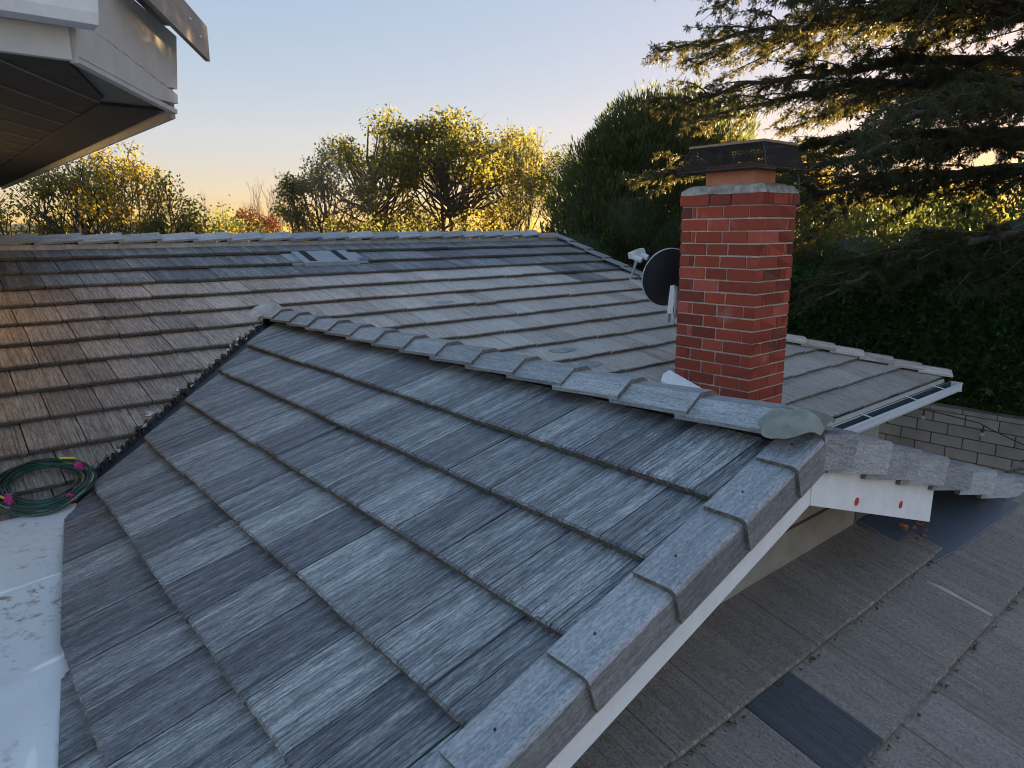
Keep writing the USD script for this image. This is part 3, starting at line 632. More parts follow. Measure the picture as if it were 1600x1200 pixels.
cap_run(lroof, 'ridge_tile', (4.98, 1.035, zL(1.03) + .012), (1, 0, 0), (0, -1, 0), 5, .335, .385, .12, .05, .02, .04, M['lower_tile'], .022, wrand(92))
lv = []
r = wrand(93)
for i in range(26):
    x, y = r.uniform(3.50, 3.76), r.uniform(1.12, 1.22); p = r.normal(0, .012, (4, 3)) * [1, 1, .5]; lv.append(hull(p + [x, y, zL(y) + r.uniform(-.02, .03)]))
obj('dry_leaves', up(cat(lv)), M['dry_leaf'], None, kind='stuff', label='orange dry leaves caught under the end of the white bargeboard', category='dry leaves')

# ---- chimney
cx0, cx1, cy0, cy1 = 4.972, 5.505, 2.936, 3.675
zt, zb = .280, -1.64
core = box(cx0 + .008, cx1 - .008, cy0 + .008, cy1 - .008, zb, zt)
chim = obj('chimney', up(core), M['mortar'], house, label='red brick chimney with cement crown and mesh cap')
r = wrand(101)
ch = .0985; nC = int((zt - zb) / ch); jt = .0115
BL = .232
lx, ly = cx1 - cx0, cy1 - cy0
def brick(x0, x1, y0, y1, z0, z1, t):
    c = np.array([(x0 + x1) / 2, (y0 + y1) / 2, (z0 + z1) / 2]); b = box(-(x1 - x0) / 2, (x1 - x0) / 2, -(y1 - y0) / 2, (y1 - y0) / 2, -(z1 - z0) / 2, (z1 - z0) / 2, .004)
    b.vertices += r.normal(0, .0011, b.vertices.shape)
    m = np.eye(4); m[3, :3] = c + [0, 0, H] + r.uniform(-.0012, .0012, 3); obj('brick', b, M['brick'], chim, xf=m, tone=t)
dpt = .10
for c in range(nC + 1):
    z1 = zt - c * ch; z0 = z1 - ch + jt
    if c == 0: e = .012
    else: e = 0.0
    X0, X1, Y0, Y1 = cx0 - e, cx1 + e, cy0 - e, cy1 + e
    def tone(): return np.clip(r.normal(.5, .2), .05, .95)
    if c % 2 == 0:    # long sides (x faces) run corner to corner, short sides fitted between
        segs = [(Y0, Y0 + BL * (1.0 if c % 4 else .98)), None, None]
        ycuts = [Y0, Y0 + BL + .01, Y0 + BL + .16 + .02 * (c % 4), Y1 - BL * .0]
        ycuts = [Y0, Y0 + .275, Y0 + .275 + .20, Y1]
        for a, b in zip(ycuts[:-1], ycuts[1:]):
            ja = 0 if a == Y0 else jt / 2; jb = 0 if b == Y1 else jt / 2
            t = tone(); brick(X0, X0 + dpt, a + ja, b - jb, z0, z1, t)
            t = tone(); brick(X1 - dpt, X1, a + ja, b - jb, z0, z1, t)
        xc = [X0 + dpt, X0 + dpt + .07, X1 - dpt - .07 + .01, X1 - dpt]
        xc = [X0 + dpt, X0 + dpt + .055, X0 + dpt + .055 + .235, X1 - dpt] if c % 4 == 0 else [X0 + dpt, X0 + dpt + .25, X1 - dpt]
        for a, b in zip(xc[:-1], xc[1:]):
            brick(a + jt / 2, b - jt / 2, Y0, Y0 + dpt, z0, z1, tone()); brick(a + jt / 2, b - jt / 2, Y1 - dpt, Y1, z0, z1, tone())
    else:             # short sides run corner to corner
        xc = [X0, X0 + .285 + r.uniform(-.01, .01), X1]
        for a, b in zip(xc[:-1], xc[1:]):
            ja = 0 if a == X0 else jt / 2; jb = 0 if b == X1 else jt / 2
            brick(a + ja, b - jb, Y0, Y0 + dpt, z0, z1, tone()); brick(a + ja, b - jb, Y1 - dpt, Y1, z0, z1, tone())
        yc = [Y0 + dpt, Y0 + dpt + .245 + r.uniform(-.008, .008), Y0 + dpt + .49, Y1 - dpt]
        for a, b in zip(yc[:-1], yc[1:]):
            brick(X0, X0 + dpt, a + jt / 2, b - jt / 2, z0, z1, tone()); brick(X1 - dpt, X1, a + jt / 2, b - jt / 2, z0, z1, tone())
# crown: bevelled wash of cement
r = wrand(103)
def ringpts(m_, z, n=10):
    p = []
    for (xa, ya), (xb, yb) in (((cx0 + m_, cy0 + m_), (cx1 - m_, cy0 + m_)), ((cx1 - m_, cy0 + m_), (cx1 - m_, cy1 - m_)), ((cx1 - m_, cy1 - m_), (cx0 + m_, cy1 - m_)), ((cx0 + m_, cy1 - m_), (cx0 + m_, cy0 + m_))):
        for t in np.arange(n) / n: p.append([xa + (xb - xa) * t, ya + (yb - ya) * t, z])
    return np.array(p)
rings = [ringpts(-.004, zt), ringpts(.0, zt + .018), ringpts(.03, zt + .058), ringpts(.07, zt + .075), ringpts(.16, zt + .088)]
v = np.concatenate([q + r.normal(0, .0035, q.shape) for q in rings] + [[[5.24, 3.3, zt + .09]]]); n_r = 40; f = []
for k in range(4):
    for i_ in range(n_r):
        j_ = (i_ + 1) % n_r; f += [[k * n_r + i_, k * n_r + j_, (k + 1) * n_r + j_], [k * n_r + i_, (k + 1) * n_r + j_, (k + 1) * n_r + i_]]
for i_ in range(n_r): f.append([4 * n_r + i_, 4 * n_r + (i_ + 1) % n_r, len(v) - 1])
obj('chimney_crown', up(tm(v, f)), M['crown'], chim, smooth=35)
fx0, fx1, fy0, fy1 = 5.08, 5.405, 3.08, 3.53
fo = trimesh.boolean.difference([box(fx0, fx1, fy0, fy1, zt + .03, zt + .235, .012), box(fx0 + .03, fx1 - .03, fy0 + .03, fy1 - .03, zt + .05, zt + .4)], engine='manifold')
obj('flue', up(fo), M['flue'], chim)
# spark arrestor: flared expanded-metal skirt with a flat lid
mx, my = (fx0 + fx1) / 2, (fy0 + fy1) / 2
b_, t_ = (.30, .40), (.235, .325); z0c, z1c = zt + .185, zt + .385
wires = []
def quadface(p00, p10, p11, p01, nu, nv):
    p00, p10, p11, p01 = map(np.array, (p00, p10, p11, p01)); S = lambda u, w: (1 - u) * (1 - w) * p00 + u * (1 - w) * p10 + u * w * p11 + (1 - u) * w * p01
    vs, fs_ = [], []
    nrm = np.cross(p10 - p00, p01 - p00); nrm /= np.linalg.norm(nrm)
    def rib(a, b, w=.0062):
        d = b - a; d /= np.linalg.norm(d); sd = np.cross(d, nrm) * w / 2; k = len(vs)
        vs.extend([a - sd, a + sd, b + sd, b - sd, a + nrm * w, b + nrm * w]); fs_.extend([[k, k + 1, k + 4], [k + 1, k + 2, k + 5], [k + 1, k + 5, k + 4], [k + 3, k, k + 4], [k + 3, k + 4, k + 5], [k + 2, k + 3, k + 5], [k, k + 2, k + 1], [k, k + 3, k + 2]])
    for iu in range(nu):
        for iv in range(nv):
            u0, u1, um = iu / nu, (iu + 1) / nu, (iu + .5) / nu; w0, w1, wm = iv / nv, (iv + 1) / nv, (iv + .5) / nv
            rib(S(um, w0), S(u1, wm)); rib(S(u1, wm), S(um, w1)); rib(S(um, w1), S(u0, wm)); rib(S(u0, wm), S(um, w0))
    wires.append(tm(vs, fs_))
Bc = [(mx - b_[0], my - b_[1], z0c), (mx + b_[0], my - b_[1], z0c), (mx + b_[0], my + b_[1], z0c), (mx - b_[0], my + b_[1], z0c)]
Tc = [(mx - t_[0], my - t_[1], z1c), (mx + t_[0], my - t_[1], z1c), (mx + t_[0], my + t_[1], z1c), (mx - t_[0], my + t_[1], z1c)]
for q in range(4):
    p = (q + 1) % 4; quadface(Bc[q], Bc[p], Tc[p], Tc[q], 22 if q % 2 else 16, 12)
for q in range(4):
    wires.append(tube([Bc[q], Bc[(q + 1) % 4]], .006, 5)); wires.append(tube([Bc[q], Tc[q]], .005, 5))
wires.append(box(mx - .2, mx + .2, my - .27, my + .27, z0c - .002, z0c + .004))
sa = obj('spark_arrestor', up(cat(wires)), M['mesh_metal'], chim, label='flared black mesh cap over the flue')
lid = cat([box(mx - t_[0] - .012, mx + t_[0] + .012, my - t_[1] - .012, my + t_[1] + .012, z1c, z1c + .006), box(mx - t_[0] - .014, mx + t_[0] + .014, my - t_[1] - .015, my - t_[1] - .011, z1c - .012, z1c + .007),
           box(mx - t_[0] - .015, mx - t_[0] - .011, my - t_[1] - .014, my + t_[1] + .014, z1c - .012, z1c + .007)])
obj('cap_lid', up(lid), M['rusty'], chim)
# white flashing along the foot of the chimney
fr = []
prof = [(0, .07), (0, -.16), (-.125, -.16), (-.125, .0), (-.10, .055), (-.012, .078)]
fr = [(np.array([cx0 - .003, y, zM(y) + .035]), [1, 0, 0], [0, 0, 1]) for y in (2.915, 3.72)]
obj('chimney_flashing', up(sweep(prof, fr)), M['white_paint'], house, label='white metal flashing at the foot of the chimney')

# ---- overhanging eave, upper left
Z0 = .60
P0, P1, P2, P3 = np.array([-3.2, 2.95]), np.array([.49, 2.955]), np.array([1.043, 3.861]), np.array([.885, 11.0])
u = (P2 - P1) / np.linalg.norm(P2 - P1); nrm = np.array([u[1], -u[0]])     # outward (to the right)
eave = obj('upper_soffit', up(prism(Polygon([P0, P1, P2, P3, (-3.2, 11.0)]), Z0 + .012, Z0 + .03)), M['soffit_joint'], house, label='boarded soffit of the upper eave with its shade painted in dark')
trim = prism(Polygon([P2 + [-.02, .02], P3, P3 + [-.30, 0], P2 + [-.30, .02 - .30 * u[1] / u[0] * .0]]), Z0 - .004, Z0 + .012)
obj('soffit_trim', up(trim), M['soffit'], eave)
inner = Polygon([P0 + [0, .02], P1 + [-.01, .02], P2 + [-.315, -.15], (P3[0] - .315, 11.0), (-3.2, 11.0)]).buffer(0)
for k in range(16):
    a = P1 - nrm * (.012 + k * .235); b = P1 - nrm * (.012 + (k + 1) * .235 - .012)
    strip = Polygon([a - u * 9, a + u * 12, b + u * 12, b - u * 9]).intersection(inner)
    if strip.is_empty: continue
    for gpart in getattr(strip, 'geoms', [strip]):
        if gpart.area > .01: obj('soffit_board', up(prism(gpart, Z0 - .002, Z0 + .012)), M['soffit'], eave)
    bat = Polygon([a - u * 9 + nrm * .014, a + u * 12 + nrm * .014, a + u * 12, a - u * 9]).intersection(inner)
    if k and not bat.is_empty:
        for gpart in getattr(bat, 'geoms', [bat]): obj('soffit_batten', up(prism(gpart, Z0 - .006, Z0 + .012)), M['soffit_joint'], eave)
def edge_board(A, B, th, z0, z1, mat_, name, outw, **kw):
    A, B = np.asarray(A), np.asarray(B); d = (B - A) / np.linalg.norm(B - A); n_o = np.array([d[1], -d[0]])
    return obj(name, up(hull([(*(p + n_o * o_), z) for p in (A, B) for o_ in (0, th) for z in (z0, z1)])), mat_, house, **kw)
fb = edge_board(P0, P1 + [.004, 0], .03, Z0 - .012, Z0 + .30, M['old_white'], 'fascia', 1, label='white fascia behind the upper gutter')
# weathered end board split into two planks along a ragged crack
cr = wrand(7); ts = np.linspace(0, 1, 26); Lb = np.linalg.norm(P2 - P1) + .02
crack = .135 - .055 * ts + cr.normal(0, .003, 26)
def plank(lo, hi, th, name, **kw):
    v = []; 
    for t, a, b in zip(ts, lo, hi):
        p = P1 + u * Lb * t; q = p + nrm * th
        sh = .30 * max(0, t - .8) / .2; v += [[*(q + u * a * sh), Z0 + a], [*(q + u * b * sh), Z0 + b], [*(p + u * b * sh), Z0 + b], [*(p + u * a * sh), Z0 + a]]
    f = []
    for i_ in range(25):
        for k in range(4): l = (k + 1) % 4; a, b, c, d_ = i_ * 4 + k, i_ * 4 + l, i_ * 4 + 4 + l, i_ * 4 + 4 + k; f += [[a, b, c], [a, c, d_]]
    f += [[0, 2, 1], [0, 3, 2], [100, 101, 102], [100, 102, 103]]; m = tm(v, f); m.fix_normals(); return obj(name, up(m), M['old_white'], house, **kw)
gapw = np.clip(cr.normal(.0035, .002, 26), .0012, .012); gapw[-3:] = [.012, .02, .026]
plank(crack + gapw, np.full(26, .37), .032, 'end_board', label='upper half of the cracked white eave board')
lowb = np.full(26, -.014) ; lowb[-8:] += np.linspace(0, .03, 8)
plank(np.maximum(lowb, -.014) + .018, crack, .033, 'end_board', label='lower half of the cracked white eave board')
plank(np.full(26, -.016), np.full(26, .006), .030, 'end_trim')
edge_board(P2 + u * .015, P3, .02, Z0 - .036, Z0 + .2, M['old_white'], 'fascia', 1, label='far fascia of the upper eave')
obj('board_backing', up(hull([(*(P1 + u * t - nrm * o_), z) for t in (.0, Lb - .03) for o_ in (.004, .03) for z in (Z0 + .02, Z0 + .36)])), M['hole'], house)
# roof over the eave and its edge tile
top = [(*P0, Z0 + .31), (*P1, Z0 + .31), (*P2, Z0 + .31), (*P3, Z0 + .31), (-3.2, 11.0, Z0 + 1.2)]
obj('upper_roof', up(hull(top + [(a, b, c + .03) for a, b, c in top])), M['underlay'], house)
ang = math.atan(.02)
for k, s in enumerate((-.46, -.02 + .02)):
    pass
o2 = P2 + u * .27 + nrm * .15; d2 = np.array([-u[0], -u[1], .035]); d2 /= np.linalg.norm(d2)
def edge_tile(o, L, tone_, name='edge_tile'):
    prof_ = [(-.22, .0)] + [(-.03 + .03 * math.sin(a), -.03 + .03 * math.cos(a)) for a in np.linspace(0, math.pi / 2, 6)] + [(0, -.19), (-.022, -.19), (-.022, -.022), (-.22, -.022)]
    mesh = sweep(prof_, [(np.array([0, 0, 0]), [1, 0, 0], [0, 0, 1]), (np.array([0, L, -.0]), [1, 0, 0], [0, 0, 1])])
    m = np.eye(4); m[0, :3] = [nrm[0], nrm[1], 0]; m[1, :3] = d2; m[2, :3] = np.cross(m[0, :3], m[1, :3])
    if m[2, 2] < 0: m[2, :3] *= -1
    m[3, :3] = np.array([*o, Z0 + .475]) + [0, 0, H]; return obj(name, mesh, M['lower_tile'], house, xf=m, tone=tone_, label='grey brown trim tile along the upper eave end')
et = edge_tile(o2, .95, .38)
for t, zz in ((.33, -.085), (.165, -.115)):
    q = o2 - u * t + nrm * .003; s = trimesh.creation.icosphere(1, .0075); s.apply_translation([q[0], q[1], Z0 + .475 + zz + t * .035]); obj('nail', up(s), M['nail'], house)
gp2 = [(0, 0), (0, -.115), (.085, -.115), (.105, -.082), (.115, -.05), (.122, -.02), (.135, -.012), (.135, .012), (.118, .012), (.112, -.02), (.10, -.05), (.09, -.08), (.078, -.1), (.012, -.1), (.012, 0)]
gsw = sweep(gp2, [(np.array([x, 2.915, Z0 + .205]), [0, -1, 0], [0, 0, 1]) for x in (-3.2, .565)])
ug = obj('gutter', up(gsw), M['white_paint'], house, label='white gutter on the upper eave')
obj('end_cap', up(hull([(x, 2.915 - a, Z0 + .205 + b) for x in (.565, .569) for a, b in gp2[:8]])), M['white_paint'], ug)
obj('wall', up(box(-3.2, -.3, 3.6, 10.0, -.9, Z0)), M['cream_paint'], house, label='upper wall under the boarded soffit')

# ------------------------------------------------------------------ satellite dish
dish = thing('satellite_dish', 'satellite dish with black back, twin receiver and bracket beside the brick chimney', 'satellite dish', (0, 0, H))
dn = np.array([.22, .90, .38]); dn /= np.linalg.norm(dn)     # the way the bowl faces, away from the camera
da = np.cross(dn, [0, 0, 1]); da /= np.linalg.norm(da); db = np.cross(da, dn)
rot = math.radians(-38); da, db = da * math.cos(rot) + db * math.sin(rot), db * math.cos(rot) - da * math.sin(rot)
dc = np.array([5.25, 3.99, -.43])
v, f = [], []
nr, na = 10, 48
for k in range(nr + 1):
    q = k / nr
    for t in np.arange(na) * 2 * np.pi / na:
        v.append(dc + da * .335 * q * math.cos(t) + db * .262 * q * math.sin(t) + dn * (.075 * q * q - .075))
for k in range(nr):
    for i_ in range(na):
        j_ = (i_ + 1) % na; f += [[k * na + i_, (k + 1) * na + i_, (k + 1) * na + j_], [k * na + i_, (k + 1) * na + j_, k * na + j_]]
bowl = tm(v, f); fv = np.array(v) + dn * .006
obj('dish', trimesh.util.concatenate([bowl, tm(fv, np.array(f)[:, ::-1])]), M['dish_black'], dish, smooth=40)
rim = tube([dc + da * .335 * math.cos(t) + db * .262 * math.sin(t) + dn * .003 for t in np.linspace(0, 2 * np.pi, 64, endpoint=False)], .0055, 6, True)
obj('rim', rim, M['dish_grey'], dish)
lc = dc + np.array([-.335, .10, .215])
arm = tube([dc + da * .05 - db * .2 + dn * .0, dc + dn * .30 - db * .18 + np.array([-.1, 0, 0]), lc - [0, 0, .03]], .014, 8)
obj('feed_arm', arm, M['dish_grey'], dish)
lnb = hull([lc + q for q in ([-.10, 0, .02], [-.08, -.03, -.035], [-.085, .03, -.03], [.10, 0, .045], [.09, -.03, .0], [.1, .03, .0], [-.05, -.02, .05], [.06, -.02, .062], [-.1, .03, .02], [.08, .03, .06])])
obj('receiver', lnb, M['dish_grey'], dish)
for dx in (-.05, .035):
    c = trimesh.creation.cylinder(.026, .07, sections=16); c.apply_transform(trimesh.geometry.align_vectors([0, 0, 1], [.35, -.85, -.3])); c.apply_translation(lc + [dx, -.05, -.02 + .22 * dx]); obj('feed_horn', c, M['dish_grey'], dish)
bc = dc + np.array([-.19, -.20, -.17])
obj('bracket', cat([hull([bc + np.array(q) for q in ([-.04, -.03, -.13], [.035, -.03, -.14], [.045, -.02, .10], [-.01, -.02, .13], [-.04, .03, -.12], [.035, .03, -.13], [.045, .03, .10], [-.01, .03, .12])]),
                   tube([bc + [.02, .05, -.1], bc + [.10, .12, -.22]], .018, 8)]), M['galv'], dish)
rw = wrand(8)
for k in range(4):
    t = np.linspace(0, 1, 16); amp = rw.uniform(.05, .1)
    p = bc + np.stack([-.05 + .13 * t + rw.normal(0, .01) + .03 * np.sin(t * 9 + k), -.05 + 0 * t, .10 - .27 * np.sin(np.pi * t) * amp / .075 + .03 * np.cos(t * 7 + k)], 1)
    obj('cable', tube(p, .006, 6), M['dish_grey'] if k % 2 else M['cream_paint'], dish)

# ------------------------------------------------------------------ coil of wire at the foot of the valley
coil = thing('wire_coil', 'coil of green and dark wire tied with pink tape beside the valley', 'wire coil', (0, 0, H))
r = wrand(13)
cc = np.array([.305, 3.995])
for k in range(22):
    t = np.linspace(0, 2 * np.pi, 72, endpoint=False); R_ = .212 - .0032 * k + r.normal(0, .004); ox, oy = r.normal(0, .006, 2); ph = r.uniform(0, 6.28); lift = .012 + .0026 * (k % 8) + r.uniform(0, .006)
    x = cc[0] + ox + R_ * np.cos(t) * (1.02 + .03 * np.sin(2 * t + ph)); y = cc[1] + oy + R_ * np.sin(t) * 1.0 + .006 * np.sin(3 * t + ph)
    z = np.maximum(zM(y), np.where(y < vL(x), zD(x), -9)) + lift + .006 * np.sin(2 * t + ph)
    z = np.convolve(np.r_[z[-4:], z, z[:4]], np.ones(9) / 9, 'valid') + .004
    obj('wire_loop', tube(np.stack([x, y, z], 1), .0045, 5, True), [M['wire_green'], M['wire_dark'], M['wire_dark'], M['wire_light'] if k % 7 == 3 else M['wire_green']][k % 4], coil)
def onc(a, R_=.185):
    x, y = cc[0] + R_ * math.cos(a), cc[1] + R_ * math.sin(a); return np.array([x, y, zM(y) + .03])
for a in (math.radians(215), math.radians(295), math.radians(22)):
    c = onc(a); tl = []
    for k in range(3): tl.append(hull(r.normal(0, .016, (7, 3)) + c + [0, 0, .012]))
    obj('tape_wrap', cat(tl), M['tape_pink'], coil)
for a in (math.radians(50), math.radians(200)):
    c = onc(a, .195); t = np.linspace(-.9, .9, 8); obj('yellow_wire', tube(np.stack([c[0] + .05 * np.sin(t) * -math.sin(a), c[1] + .05 * np.sin(t) * math.cos(a), c[2] + .022 + 0 * t], 1), .006, 5), M['tie_yellow'], coil)
t = np.linspace(0, 1, 14); p0 = onc(math.radians(200), .21)
tx = p0[0] - .30 * t; ty = p0[1] + .05 * np.sin(t * 5) + .10 * t
obj('wire_tail', tube(np.stack([tx, ty, np.maximum(zM(ty), -9) + .025], 1), .0045, 5), M['wire_dark'], coil)
p1 = onc(math.radians(40), .20); t = np.linspace(0, 1, 12); tx = p1[0] + .12 * t; ty = p1[1] + .10 * t + .03 * np.sin(t * 6)
obj('wire_tail', tube(np.stack([tx, ty, zM(ty) + .03 + .01 * np.sin(t * 8)], 1), .003, 5), M['wire_light'], coil)

# ------------------------------------------------------------------ block wall, string lights
wx = 10.5
bw = thing('block_wall', 'tan concrete block garden wall below the clipped hedge', 'wall', (0, 0, H))
obj('wall_core', box(wx + .015, wx + .19, -3.0, 9.0, -3.9, -2.47), plain('block_joint', (.06, .048, .04), .95, .2, 10), bw)
r = wrand(17); bh, bl = .1615, .392
for k in range(9):
    z1 = -2.475 - k * bh
    capc = k == 0
    y0 = -3.0 + (bl / 2 if k % 2 else 0) + .08
    for i in range(31):
        ya, yb = y0 + bl * i, y0 + bl * (i + 1)
        if yb > 9: break
        b = box(-.09, .09, -(bl - .012) / 2, (bl - .012) / 2, -(bh - .012) / 2, (bh - .012) / 2, .004)
        m = np.eye(4); m[3, :3] = [wx + .09 + r.uniform(-.003, .003), (ya + yb) / 2, z1 - bh / 2]
        if k < 8: obj('block', b, M['block'], bw, xf=m, tone=r.uniform(.25, .75))
for i in range(30):
    ya = -3.0 + .40 * i; b = box(-.105, .105, -.196, .196, -.03, .03, .005); m = np.eye(4); m[3, :3] = [wx + .09, ya + .2, -2.442]; obj('cap_block', b, M['block'], bw, xf=m, tone=r.uniform(.1, .5))
sl = thing('string_light', 'black string light cord with clear bulbs drooping in front of the block wall', 'string light', (0, 0, H))
cpts = np.array([[10.33, 5.2, -2.36], [10.33, 4.6, -2.43], [10.33, 3.9, -2.44], [10.32, 3.3, -2.46], [10.3, 2.75, -2.50], [10.25, 2.55, -2.56], [10.2, 2.2, -2.66], [10.1, 1.7, -2.70], [10.0, 1.0, -2.62], [9.9, .2, -2.4]])
obj('cord', tube(cpts, .008, 6), M['cord'], sl)
for c in ([10.33, 3.42, -2.45], [10.27, 2.68, -2.52], [10.0, 1.1, -2.63]):
    c = np.array(c); obj('lamp_holder', tube([c, c - [0, 0, .05], c - [0, 0, .09]], [.006, .014, .018], 8), M['cord'], sl)
    s = trimesh.creation.icosphere(2, .03); s.vertices *= [1, 1, 1.25]; s.apply_translation(c - [0, 0, .12]); obj('bulb', s, M['bulb'], sl, smooth=True)

# ------------------------------------------------------------------ vegetation
def leaves(c, d, ln, wd, r, droop=.3):
    """c: bases (n,3), d: unit directions (n,3); one bent kite per leaf"""
    n = len(c); d = d / np.maximum(np.linalg.norm(d, axis=1, keepdims=True), 1e-9)
    s = np.cross(d, r.normal(0, 1, (n, 3))); s /= np.maximum(np.linalg.norm(s, axis=1, keepdims=True), 1e-9)
    ln = np.broadcast_to(ln, n)[:, None] * r.uniform(.7, 1.3, (n, 1)); wd = np.broadcast_to(wd, n)[:, None] * r.uniform(.7, 1.3, (n, 1))
    mid = c + d * ln * .5; tip = c + d * ln - np.array([0, 0, 1.0]) * ln * droop * .3
    v = np.stack([c, mid + s * wd / 2, tip, mid - s * wd / 2], 1).reshape(-1, 3); k = np.arange(n)[:, None] * 4
    f = np.concatenate([k + [[0, 1, 2]], k + [[0, 2, 3]]], 1).reshape(-1, 3)
    return v, f
def segs_mesh(segs, n=5):
    P0 = np.array([s[0] for s in segs]); P1 = np.array([s[1] for s in segs]); R0 = np.array([s[2] for s in segs]); R1 = np.array([s[3] for s in segs])
    t = P1 - P0; t /= np.maximum(np.linalg.norm(t, axis=1, keepdims=True), 1e-9)
    a = np.where(np.abs(t[:, 2:3]) < .9, [[0, 0, 1.]], [[1., 0, 0]]); u_ = np.cross(t, a); u_ /= np.linalg.norm(u_, axis=1, keepdims=True); w_ = np.cross(t, u_)
    an = np.arange(n) * 2 * np.pi / n; ring = np.cos(an)[None, :, None] * u_[:, None] + np.sin(an)[None, :, None] * w_[:, None]
    v = np.concatenate([P0[:, None] + R0[:, None, None] * ring, P1[:, None] + R1[:, None, None] * ring], 1).reshape(-1, 3)
    b = np.arange(len(segs))[:, None] * 2 * n; f = []
    for k in range(n):
        l = (k + 1) % n; f += [b + [[k, l, n + l]], b + [[k, n + l, n + k]]]
    return v, np.concatenate(f)
def rot_about(v, ax, a):
    ax = ax / np.linalg.norm(ax); return v * math.cos(a) + np.cross(ax, v) * math.sin(a) + ax * (ax @ v) * (1 - math.cos(a))
def grow(r, base, d0, L0, r0, depth, spread, decay=.78, upb=.15, nb=(2, 3), curl=.18):
    segs, tips = [], []
    def go(p, d, L, rad, k):
        m = 3; q = p
        for s in range(m):
            d = d + r.normal(0, curl, 3) + np.array([0, 0, upb * .3]); d /= np.linalg.norm(d); e = q + d * L / m
            segs.append((q, e, rad * (1 - .25 * s / m), rad * (1 - .25 * (s + 1) / m))); q = e
            if k <= 1: tips.append((q, d, k))
        if k == 0: return
        for b in range(r.integers(nb[0], nb[1] + 1)):
            ax = np.cross(d, r.normal(0, 1, 3)); nd = rot_about(d, ax, r.uniform(.45, 1.0) * spread) + np.array([0, 0, upb]); nd /= np.linalg.norm(nd)
            go(q, nd, L * decay * r.uniform(.75, 1.15), rad * .68, k - 1)
    go(np.asarray(base, float), np.asarray(d0, float) / np.linalg.norm(d0), L0, r0, depth)
    return segs, tips
def at(az, dist, z=-3.9): a = math.radians(az); return np.array([math.sin(a) * dist, math.cos(a) * dist, z])
def fit(segs, tips, base, ztop, width=None):
    """scale the skeleton about its base so that it reaches ztop and the given half width"""
    b = np.asarray(base); P = np.array([t[0] for t in tips]); sz = (ztop - b[2]) / max(np.percentile(P[:, 2], 98) - b[2], .1)
    rad = np.percentile(np.hypot(P[:, 0] - b[0], P[:, 1] - b[1]), 92); sx = width / rad if width else sz
    S = np.array([sx, sx, sz]); g_ = lambda p: b + (p - b) * S
    return [(g_(a), g_(c), x * min(sx, 1.3), y * min(sx, 1.3)) for a, c, x, y in segs], [(g_(p), d, k) for p, d, k in tips]
def broadleaf(name, label, category, seed, az, dist, elev, width, leafm, bark, depth=6, nleaf=26, sp=.22, ln=.085, wd=.05, stems=1, L0=1.4, r0=.12, spread=.75, upb=.12, group=None, base_z=-3.9, keep=1.0, lean=.15, twigs=True):
    r = wrand(seed); base = at(az, dist, base_z); S, T = [], []
    for s in range(stems):
        d = np.array([r.normal(0, lean), r.normal(0, lean), 1.0]); a, b = grow(r, base + [r.normal(0, .12) * (stems > 1), r.normal(0, .12) * (stems > 1), 0], d, L0, r0 * r.uniform(.8, 1.1), depth, spread, upb=upb); S += a; T += b
    ztop = math.tan(math.radians(elev)) * dist
    S, T = fit(S, T, base, ztop, width)
    t = thing(name, label, category, (0, 0, H), group)
    obj('trunk', segs_mesh(S), bark, t)
    if leafm is not None:
        P = np.array([q[0] for q in T]); D = np.array([q[1] for q in T]); m = r.random(len(P)) < keep
        P, D = P[m], D[m]; k_ = np.maximum(0, r.poisson(nleaf * .25 * r.gamma(1.6, 1 / 1.6, len(P)))); P = np.repeat(P, k_, 0); D = np.repeat(D, k_, 0)
        P = P + r.normal(0, sp * .72, P.shape); D = D * .4 + r.normal(0, .8, D.shape) + [0, 0, -.1]
        obj('crown', leaves(P, D, ln, wd, r), leafm, t, label=None)
    return t
